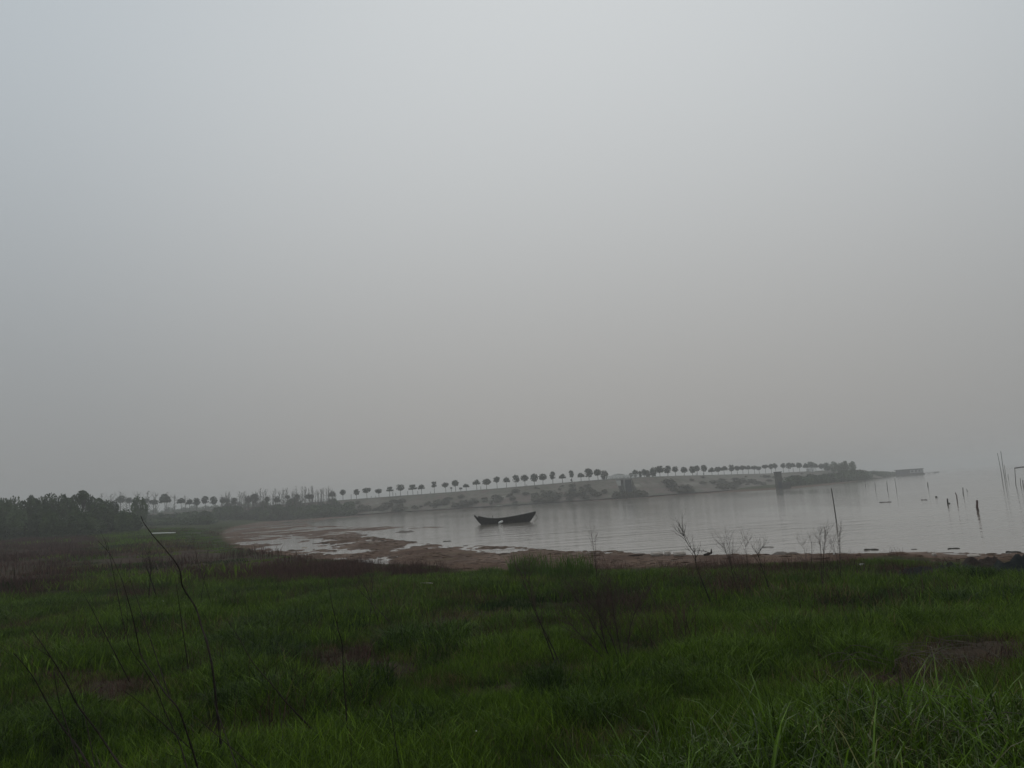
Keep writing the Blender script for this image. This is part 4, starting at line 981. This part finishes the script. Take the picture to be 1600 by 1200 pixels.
shrub([[(1010, 980), (1020, 1010), (1030, 1035)], [(1075, 950), (1070, 1000), (1072, 1055)]], 9.6, 'thin bare shrub right of the twiggy pair', 34, .9, 14, 1)
shrub([[(1069, 838), (1076, 852), (1086, 866), (1088, 884), (1098, 910), (1110, 940), (1116, 956)]], 13.5, 'dark bare shrub with a crooked stem against the water', 35, 1.5, 6, 1, .5, M_STALK, 6)
shrub([[(1184, 866), (1190, 885), (1197, 905), (1207, 935)]], 14, 'bare shrub with a slanting stem among the reddish shore weeds', 36, 1.2, 6, 1, .5, M_STALK, 4)
shrub([[(1158, 888), (1166, 920), (1176, 950)], [(1140, 850), (1143, 890), (1160, 945)]], 14.5, 'wispy shrub between the two slanting dark ones', 37, .7, 12, 1, .5)
shrub([[(1164, 846), (1168, 880), (1172, 930)], [(1132, 856), (1145, 890), (1168, 930)]], 16, 'wispy shrub rising palest against the water', 38, .7, 12, 1, .5)
shrub([[(1281, 836), (1283, 870), (1284, 905), (1284, 935)], [(1290, 838), (1287, 868), (1285, 930)]], 15, 'upright forked shrub rising against the water, taller one', 39, .85, 8, 1, .4, M_TWIGRED, 5)
shrub([[(1312, 838), (1312, 865), (1313, 890), (1314, 915)], [(1301, 848), (1308, 875), (1313, 912)]], 15.5, 'upright forked shrub right of the taller one', 40, .8, 8, 1, .4, M_TWIGRED, 5)
shrub([[(1256, 852), (1260, 880), (1268, 925)], [(1268, 850), (1268, 880), (1269, 925)]], 17, 'faint wispy shrub left of the upright forked pair', 41, .5, 9, 1, .4)
shrub([[(930, 842), (931, 868), (932, 900)], [(924, 835), (928, 860), (932, 898)]], 18, 'thin upright shrub behind the right reed clump', 42, .65, 6, 1, .35)
shrub([[(1008, 893), (1013, 915), (1022, 940)]], 13, 'short dark leaning shrub left of the crooked one', 43, 1.0, 3, 1, .2, M_STALK, 1)
shrub([[(1245, 915), (1250, 945), (1254, 972)]], 12, 'small dark twig in the grass below the wispy shrubs', 44, .9, 2, 0, .15, M_STALK, 1)
shrub([[(575, 890), (582, 910), (580, 938)], [(560, 900), (572, 920), (579, 938)], [(545, 895), (560, 920), (577, 938)]], 13, 'bare shrub at the edge of the reddish weeds', 45, .8, 7, 1, .3)
shrub([[(303, 850), (310, 880), (318, 905)], [(325, 858), (322, 885), (319, 905)]], 17, 'faint bare shrub in the reddish weeds at the left', 46, .6, 7, 1, .35)
shrub([[(231, 868), (236, 885), (235, 900)], [(224, 872), (230, 888), (234, 900)]], 20, 'dark tuft of bare stems in the left green patch', 47, 1.2, 7, 1, .35, M_STALK)

# dry vines in the near right corner
def vines(c_px, D, nV, spread, h, label, seed, m=M_DRY, rad=.0035):
    r = random.Random(seed); b_ = pt(*c_px, D); base = Vector((b_.x, D, hgt(b_.x, D))); o = empty('dry_vine_tangle', base); tag(o, label, 'dry vines')
    for i in range(nV):
        a = r.uniform(0, 6.28); q = Vector((r.gauss(0, spread * .35), r.gauss(0, spread * .3), r.uniform(0.02, h * .3))); d = Vector((math.cos(a), math.sin(a) * .6, r.uniform(.5, 1.3))).normalized(); P = [q.copy()]
        w_ = r.uniform(-.5, .5)
        for k in range(9):
            d = (d + Vector((r.gauss(0, .25) - .1 * P[-1].x / spread, r.gauss(0, .25) - .1 * P[-1].y / spread, r.gauss(-.16, .2)))).normalized(); q = q + d * spread * .17
            q.z = max(.01, min(h * 1.1, q.z)); P.append(q.copy())
        mb = MB(); L_ = smooth_line(P, 2); mb.tube(L_, [rad * r.uniform(.8, 1.3) * (1 - .5 * j / len(L_)) for j in range(len(L_))], 4, cap=False); mb.build('vine', m, o)
    return o
vines((1560, 1195), 5.0, 46, .55, .42, 'tangle of dry greyish vines in the bottom right corner', 51)
vines((1395, 1190), 5.2, 16, .35, .38, 'smaller tangle of dry brown vines left of the corner tangle', 52)
vines((1450, 1062), 8.2, 22, .7, .22, 'dry pale twigs lying on the dark bare patch', 53)
vines((1380, 1130), 6.2, 14, .4, .5, 'brown dead stems standing among the tall grass', 54, M_TWIGRED)
stalk([(1420, 1062), (1418, 1075), (1407, 1092), (1405, 1110), (1412, 1125), (1428, 1142), (1438, 1165), (1447, 1190)], 5.6, 1.2, 'pale bent stem arching over the tall grass', 55, m=M_DRY, nb=1, bl=.15)
stalk([(1442, 1058), (1444, 1045), (1432, 1030), (1425, 1026), (1444, 1032), (1444, 1058)], 7.4, .9, 'pale curled twig standing above the tall grass', 56, m=M_DRY)
stalk([(1391, 1118), (1384, 1135), (1380, 1160), (1378, 1195)], 5.2, 1.1, 'pale stem standing left of the bent one', 57, m=M_DRY)
stalk([(1019, 1115), (1024, 1140), (1032, 1165), (1036, 1180)], 5.6, .9, 'pale dry stem at the left end of the tall grass', 58, m=M_DRY)

# ------------------------------------------------------------------ grass
def blades(nb, rad, hmin, hmax, wid, lean, r, seg=3, stiff=0.5):
    V = []; F = []
    for i in range(nb):
        a = r.uniform(0, 6.28); q = rad * math.sqrt(r.random()); x0, y0 = q * math.cos(a), q * math.sin(a)
        h = r.uniform(hmin, hmax); la = r.uniform(0, 6.28); ll = min(abs(r.gauss(0, lean)), 1.25 * lean) * h; w_ = wid * r.uniform(.6, 1.3); fa = r.uniform(0, 6.28)
        sx_, sy_ = math.cos(fa) * w_ / 2, math.sin(fa) * w_ / 2; b_ = len(V)
        droop = r.uniform(0, stiff)
        for k in range(seg):
            t = k / seg; e = ll * t ** 2.1; zt = h * (t - droop * .4 * t ** 4); ww = 1 - .55 * t
            x = x0 + math.cos(la) * e; y = y0 + math.sin(la) * e
            V += [(x - sx_ * ww, y - sy_ * ww, zt - .02), (x + sx_ * ww, y + sy_ * ww, zt - .02)]
        V.append((x0 + math.cos(la) * ll * 1.15, y0 + math.sin(la) * ll * 1.15, h * (1 - droop * .62)))
        for k in range(seg - 1): F.append((b_ + 2 * k, b_ + 2 * k + 1, b_ + 2 * k + 3, b_ + 2 * k + 2))
        F.append((b_ + 2 * seg - 2, b_ + 2 * seg - 1, b_ + 2 * seg))
    return V, F
def proto(name, m, *a, **k):
    V, F = blades(*a, **k); mb = MB(); mb.add(V, F); me = mb.mesh(name, m)
    return bpy.data.objects.new(name, me)          # not linked: only used as the shape of one tuft
M_GRASS = blade_mat('meadow_grass', (0.010, 0.028, 0.002), (0.082, 0.142, 0.008), (0.11, 0.088, 0.035), spec=.12)
M_GRASST = blade_mat('lush_grass', (0.012, 0.032, 0.002), (0.085, 0.150, 0.010), (0.15, 0.135, 0.055), rough=.42, spec=.22)
M_WEED = blade_mat('red_weed', (0.034, 0.018, 0.014), (0.085, 0.044, 0.036), (0.05, 0.05, 0.02), rough=.85, spec=.1, trans=.05)

def scatter(name, pts, rot, scl, tint, var, protos, label=None):
    me = bpy.data.meshes.new(name); me.vertices.add(len(pts)); me.vertices.foreach_set('co', np.asarray(pts, np.float32).ravel())
    for nm, ty, arr in (('rz', 'FLOAT', rot), ('scl', 'FLOAT', scl), ('tint', 'FLOAT', tint), ('var', 'INT', var)):
        a = me.attributes.new(nm, ty, 'POINT'); a.data.foreach_set('value', np.asarray(arr, np.float32 if ty == 'FLOAT' else np.int32))
    o = bpy.data.objects.new(name, me); COL.objects.link(o)
    ng = bpy.data.node_groups.new(name, 'GeometryNodeTree')
    ng.interface.new_socket('Geometry', in_out='INPUT', socket_type='NodeSocketGeometry'); ng.interface.new_socket('Geometry', in_out='OUTPUT', socket_type='NodeSocketGeometry')
    n = ng.nodes; l = ng.links; gi = n.new('NodeGroupInput'); go = n.new('NodeGroupOutput'); jn = n.new('GeometryNodeJoinGeometry')
    def attr(nm, ty):
        q = n.new('GeometryNodeInputNamedAttribute'); q.data_type = ty; q.inputs[0].default_value = nm; return q.outputs[0]
    rz = attr('rz', 'FLOAT'); sc = attr('scl', 'FLOAT'); vr = attr('var', 'INT')
    cx = n.new('ShaderNodeCombineXYZ'); l.new(rz, cx.inputs[2])
    for i, p in enumerate(protos):
        oi = n.new('GeometryNodeObjectInfo'); oi.inputs['Object'].default_value = p; oi.inputs['As Instance'].default_value = True
        cmp_ = n.new('FunctionNodeCompare'); cmp_.data_type = 'INT'; cmp_.operation = 'EQUAL'
        ins = [s for s in cmp_.inputs if s.type == 'INT']; l.new(vr, ins[0]); ins[1].default_value = i
        ip = n.new('GeometryNodeInstanceOnPoints'); l.new(gi.outputs[0], ip.inputs['Points']); l.new(cmp_.outputs[0], ip.inputs['Selection'])
        l.new(oi.outputs['Geometry'], ip.inputs['Instance']); l.new(cx.outputs[0], ip.inputs['Rotation']); l.new(sc, ip.inputs['Scale'])
        l.new(ip.outputs[0], jn.inputs[0])
    l.new(jn.outputs[0], go.inputs[0])
    md_ = o.modifiers.new('scatter', 'NODES'); md_.node_group = ng
    tag(o, label, None, None, 'stuff'); return o

def polar(nn, r0, r1, half=52):
    a = np.radians(nrg.uniform(-half, half, nn)); r = np.sqrt(nrg.uniform(r0 * r0, r1 * r1, nn)); return r * np.sin(a), r * np.cos(a)
rb = random.Random(21)
PS = [proto('grass_tuft', M_GRASS, 95, .19, .04, .14, .006, .55, rb) for _ in range(4)]
PM = [proto('grass_tuft', M_GRASS, 170, .50, .05, .17, .011, .5, rb) for _ in range(4)]
PL = [proto('grass_tuft', M_GRASS, 220, 1.4, .08, .24, .035, .45, rb, seg=2) for _ in range(3)]
PT = [proto('tall_grass_tuft', M_GRASST, 42, .16, .26, .70, .013, .55, rb, seg=6, stiff=1.0) for _ in range(5)]
PH = [proto('hummock_tuft', M_GRASS, 75, .20, .10, .32, .010, .7, rb, seg=4, stiff=.8) for _ in range(4)]
PD = [proto('dead_tuft', M_WEED, 40, .22, .04, .16, .006, .9, rb, seg=2, stiff=.9) for _ in range(3)]
PW = [proto('weed_tuft', M_WEED, 40, .35, .12, .50, .008, .55, rb, seg=3, stiff=.3) for _ in range(4)]
PWL = [proto('weed_tuft', M_WEED, 80, 1.3, .2, .6, .028, .45, rb, seg=3, stiff=.3) for _ in range(3)]

HUM_PX = [(430, 985, 60, 30), (480, 955, 35, 18), (340, 955, 26, 14), (30, 965, 55, 22), (700, 1000, 22, 20), (905, 1130, 22, 22), (940, 1095, 18, 10), (640, 1010, 40, 18), (850, 1080, 30, 14), (110, 1150, 40, 16), (250, 1170, 40, 16), (560, 1085, 40, 16), (760, 1030, 30, 10), (1200, 960, 30, 10), (1120, 1070, 40, 12), (1340, 1030, 50, 10), (1430, 985, 40, 8), (690, 1140, 34, 14), (420, 1100, 34, 14)]
HUM = []
for (u, v, a_, b_) in HUM_PX:
    g0 = ground(u, v); ga = ground(u + a_, v); HUM.append((g0.x, g0.y, abs(ga.x - g0.x), max(0.35, abs(ground(u, v - b_).y - g0.y))))
def hum(x, y):
    q = np.zeros_like(x)
    for (hx, hy, a_, b_) in HUM: q = np.maximum(q, np.clip(1.25 - ((x - hx) / a_) ** 2 - ((y - hy) / b_) ** 2, 0, 1))
    return q
def lay(name, nn, r0, r1, protos, smin, smax, label, seed):
    x, y = polar(nn, r0, r1); z, s, g = terrain(x, y)
    rz_ = np.maximum(zone(x, y, [RED1], 3.0), zone(x, y, [RED2], 2.0)); bz_ = zone(x, y, BROWN, 1.0)
    cl = fbm(x * .40, y * .40, 3, seed); fine = fbm(x * 1.5, y * 1.5, 3, seed + 5); lump = fbm(x * .9, y * .9, 2, 300)
    keep = (g > 0.15 + 0.5 * np.abs(fine) + 1.5 * (x > 3)) & (nrg.rand(nn) > np.maximum(rz_ * .6, .93 * zone(x, y, [RED1], 3.0))) & (nrg.rand(nn) > bz_ * .92) & (nrg.rand(nn) < 0.80 + .9 * fine + .3 * lump)
    keep &= ~((y > 195) & (x > -75))
    tint = np.clip(0.30 + .50 * cl + .55 * fine + .40 * lump + nrg.normal(0, .20, nn), 0, .66)
    dead = .03 + .3 * bz_ + .15 * rz_ + .25 * np.clip(-fine - .25, 0, 1)
    tint = np.where(nrg.rand(nn) < dead, nrg.uniform(.78, 1, nn), tint)
    sc = nrg.uniform(smin, smax, nn) * np.clip(1 + .8 * fine + .7 * lump + .3 * cl, .45, 2.2)
    sc *= (1 - .45 * bz_) * np.clip(.14 + g / 9.0, .14, 1)
    P = np.stack([x, y, z], -1)[keep]
    scatter(name, P, nrg.uniform(0, 6.28, len(P)), sc[keep], tint[keep], nrg.randint(0, len(protos), len(P)), protos, label)
lay('meadow_grass', 19000, 3.0, 12.5, PS, .6, 1.5, 'short green meadow grass close to the camera', 101)
lay('meadow_grass', 13000, 12, 30, PM, .6, 1.4, 'short green meadow grass running down to the shore', 102)
lay('meadow_grass', 9000, 29, 150, PL, .7, 1.3, 'green grass on the far left land below the thicket', 103)
# hummocks
x, y = polar(70000, 3.0, 24, 48); z, s, g = terrain(x, y)
h_ = np.maximum(hum(x, y), np.clip((fbm(x * .9, y * .9, 2, 300) - .12) * 2.2, 0, .8) * (zone(x, y, BROWN, 1.0) < .3))
kp = (h_ > 0.12) & (nrg.rand(len(x)) < .32) & (g > 5); x, y, z, h_ = x[kp], y[kp], z[kp], h_[kp]
scatter('grass_hummocks', np.stack([x, y, z], -1), nrg.uniform(0, 6.28, len(x)), .45 + .80 * h_ * nrg.uniform(.6, 1.15, len(x)), np.clip(.10 + .52 * nrg.rand(len(x)) + .3 * fbm(x * .5, y * .5, 2, 44), 0, .62), nrg.randint(0, 4, len(x)), PH, 'thick darker hummocks of longer grass in the meadow')
# tall lush grass, near right corner
TG = np.array([tuple(at_z(u, v, .95)[:2]) for u, v in [(985, 1250), (1060, 1205), (1160, 1165), (1290, 1150), (1430, 1125), (1600, 1118), (1800, 1120), (2000, 1500), (900, 1500)]])
x, y = polar(9000, 3.2, 8.5, 58); d_ = sdist(x, y, TG); z, s, g = terrain(x, y)
kp = (d_ < .12 + .25 * fbm(x * 2, y * 2, 2, 5)) & (nrg.rand(len(x)) < .42); x, y, z = x[kp], y[kp], z[kp]
tn = np.clip(.46 + .3 * fbm(x * 1.5, y * 1.5, 3, 9) + nrg.normal(0, .12, len(x)), 0, .62); tn = np.where(nrg.rand(len(x)) < .04, .85, tn)
scatter('tall_grass', np.stack([x, y, z], -1), nrg.uniform(0, 6.28, len(x)), nrg.uniform(.65, 1.15, len(x)), tn, nrg.randint(0, 5, len(x)), PT, 'tall lush broad bladed grass in the near right corner')
# reddish dry weeds
def weeds(nn, r0, r1, protos, seed, label):
    x, y = polar(nn, r0, r1, 50); z, s, g = terrain(x, y)
    w_ = np.maximum(np.maximum(zone(x, y, [RED1], 3.0), zone(x, y, [RED2], 2.0)), .7 * zone(x, y, [RED3], 1.5) * (g > 1.8))
    w_ = w_ * np.clip(.62 + 1.3 * fbm(x * .28, y * .28, 3, 71), .08, 1) * (1 - .45 * ((x > -26) & (x < -11) & (y > 34)))
    w_ = np.maximum(w_, zone(x, y, [RED1], 3.0) * np.clip(.85 + .6 * fbm(x * .28, y * .28, 3, 72), .3, 1))
    w_ = np.maximum(w_, .17 * (fbm(x * .5, y * .5, 3, 78) > .08))
    kp = (g > .1) & (nrg.rand(nn) < w_) & (y < 160); x, y, z = x[kp], y[kp], z[kp]
    scatter('red_weeds', np.stack([x, y, z], -1), nrg.uniform(0, 6.28, len(x)), nrg.uniform(.55, 1.15, len(x)), np.clip(.4 + .3 * fbm(x * .5, y * .5, 3, seed) + nrg.normal(0, .15, len(x)), 0, 1), nrg.randint(0, len(protos), len(x)), protos, label)
weeds(18000, 5, 34, PW, 201, 'reddish brown dry weeds along the edge of the mud')
weeds(9000, 33, 160, PWL, 202, 'reddish brown dry weeds on the far left land')

x, y = polar(26000, 3.0, 24, 48); z, s, g = terrain(x, y); bz_ = np.maximum(zone(x, y, BROWN, 1.2), .6 * np.clip((-fbm(x * 1.5, y * 1.5, 3, 106) - .22) * 4, 0, 1))
kp = (nrg.rand(len(x)) < bz_ * .55) & (g > 1); x, y, z = x[kp], y[kp], z[kp]
scatter('dead_grass', np.stack([x, y, z], -1), nrg.uniform(0, 6.28, len(x)), nrg.uniform(.6, 1.4, len(x)), nrg.uniform(.1, 1, len(x)), nrg.randint(0, 3, len(x)), PD, 'matted brown dead grass in the bare patches of the meadow')

M_CLOD = blade_mat('shore_clod', (0.036, 0.021, 0.013), (0.095, 0.062, 0.042), (0.20, 0.165, 0.12), rough=.9, spec=.1, trans=0.0, dry_at=.9)
def clod(r):
    mb = MB(); n_ = 6; rg = [[(math.cos(t) * q * r.uniform(.7, 1.2), math.sin(t) * q * r.uniform(.6, 1.1) * .7, z) for t in np.linspace(0, 2 * math.pi, n_, endpoint=False)] for q, z in ((1.2, -.05), (1.0, .12), (.45, .22 * r.uniform(.6, 1.2)))]
    V = sum(rg, []); F = [(a * n_ + k, a * n_ + (k + 1) % n_, a * n_ + n_ + (k + 1) % n_, a * n_ + n_ + k) for a in range(2) for k in range(n_)] + [tuple(2 * n_ + k for k in range(n_))]
    mb.add(V, F); return bpy.data.objects.new('clod', mb.mesh('clod', M_CLOD))
PC = [clod(rb) for _ in range(4)]
x, y = polar(120000, 14, 75, 42); z, s, g = terrain(x, y); dn = fbm(x * .7, y * .7, 3, 55)
kp = (s > .05) & (g < .6) & (nrg.rand(len(x)) < np.clip(.10 + .7 * dn + .35 * (s < .5), .02, .6)); x, y, z = x[kp], y[kp], z[kp]
scatter('shore_debris', np.stack([x, y, z], -1), nrg.uniform(-.5, .5, len(x)), nrg.gamma(1.7, .032, len(x)) + .025, np.clip(nrg.normal(.35, .25, len(x)), 0, 1), nrg.randint(0, 4, len(x)), PC, 'clods, weed scraps and bits of debris strewn over the shore mud')

# reed clumps
def reed(u, v, wpx, vt, label, seed):
    b_ = ground(u, v); k = b_.y / FPX; H = (v - vt) * k * 1.1; r = random.Random(seed)
    V, F = blades(420, wpx / 2 * k, H * .45, H * 1.05, .022, .28, r, seg=4, stiff=.5); mb = MB(); mb.add(V, F)
    o = mb.build('reed_clump', M_REED, None, b_); return tag(o, label, 'reeds', 'reed clumps by the shore')
M_REED = mat('reed_leaf', (0.040, 0.082, 0.010), .6, .15, col2=(0.080, 0.140, 0.018), scale=2.5, trans=.2)
reed(829, 907, 66, 863, 'green reed clump on the shore below the boats, left of two', 61)
reed(893, 909, 74, 866, 'broader green reed clump on the shore below the boats, right of two', 62)
reed(768, 905, 34, 885, 'low green tuft left of the two reed clumps', 63)
reed(590, 905, 40, 893, 'low green tuft at the edge of the reddish weeds', 64)
reed(1237, 918, 22, 900, 'small bright green tuft among the wispy shrubs', 65)

for im in list(bpy.data.images): pass
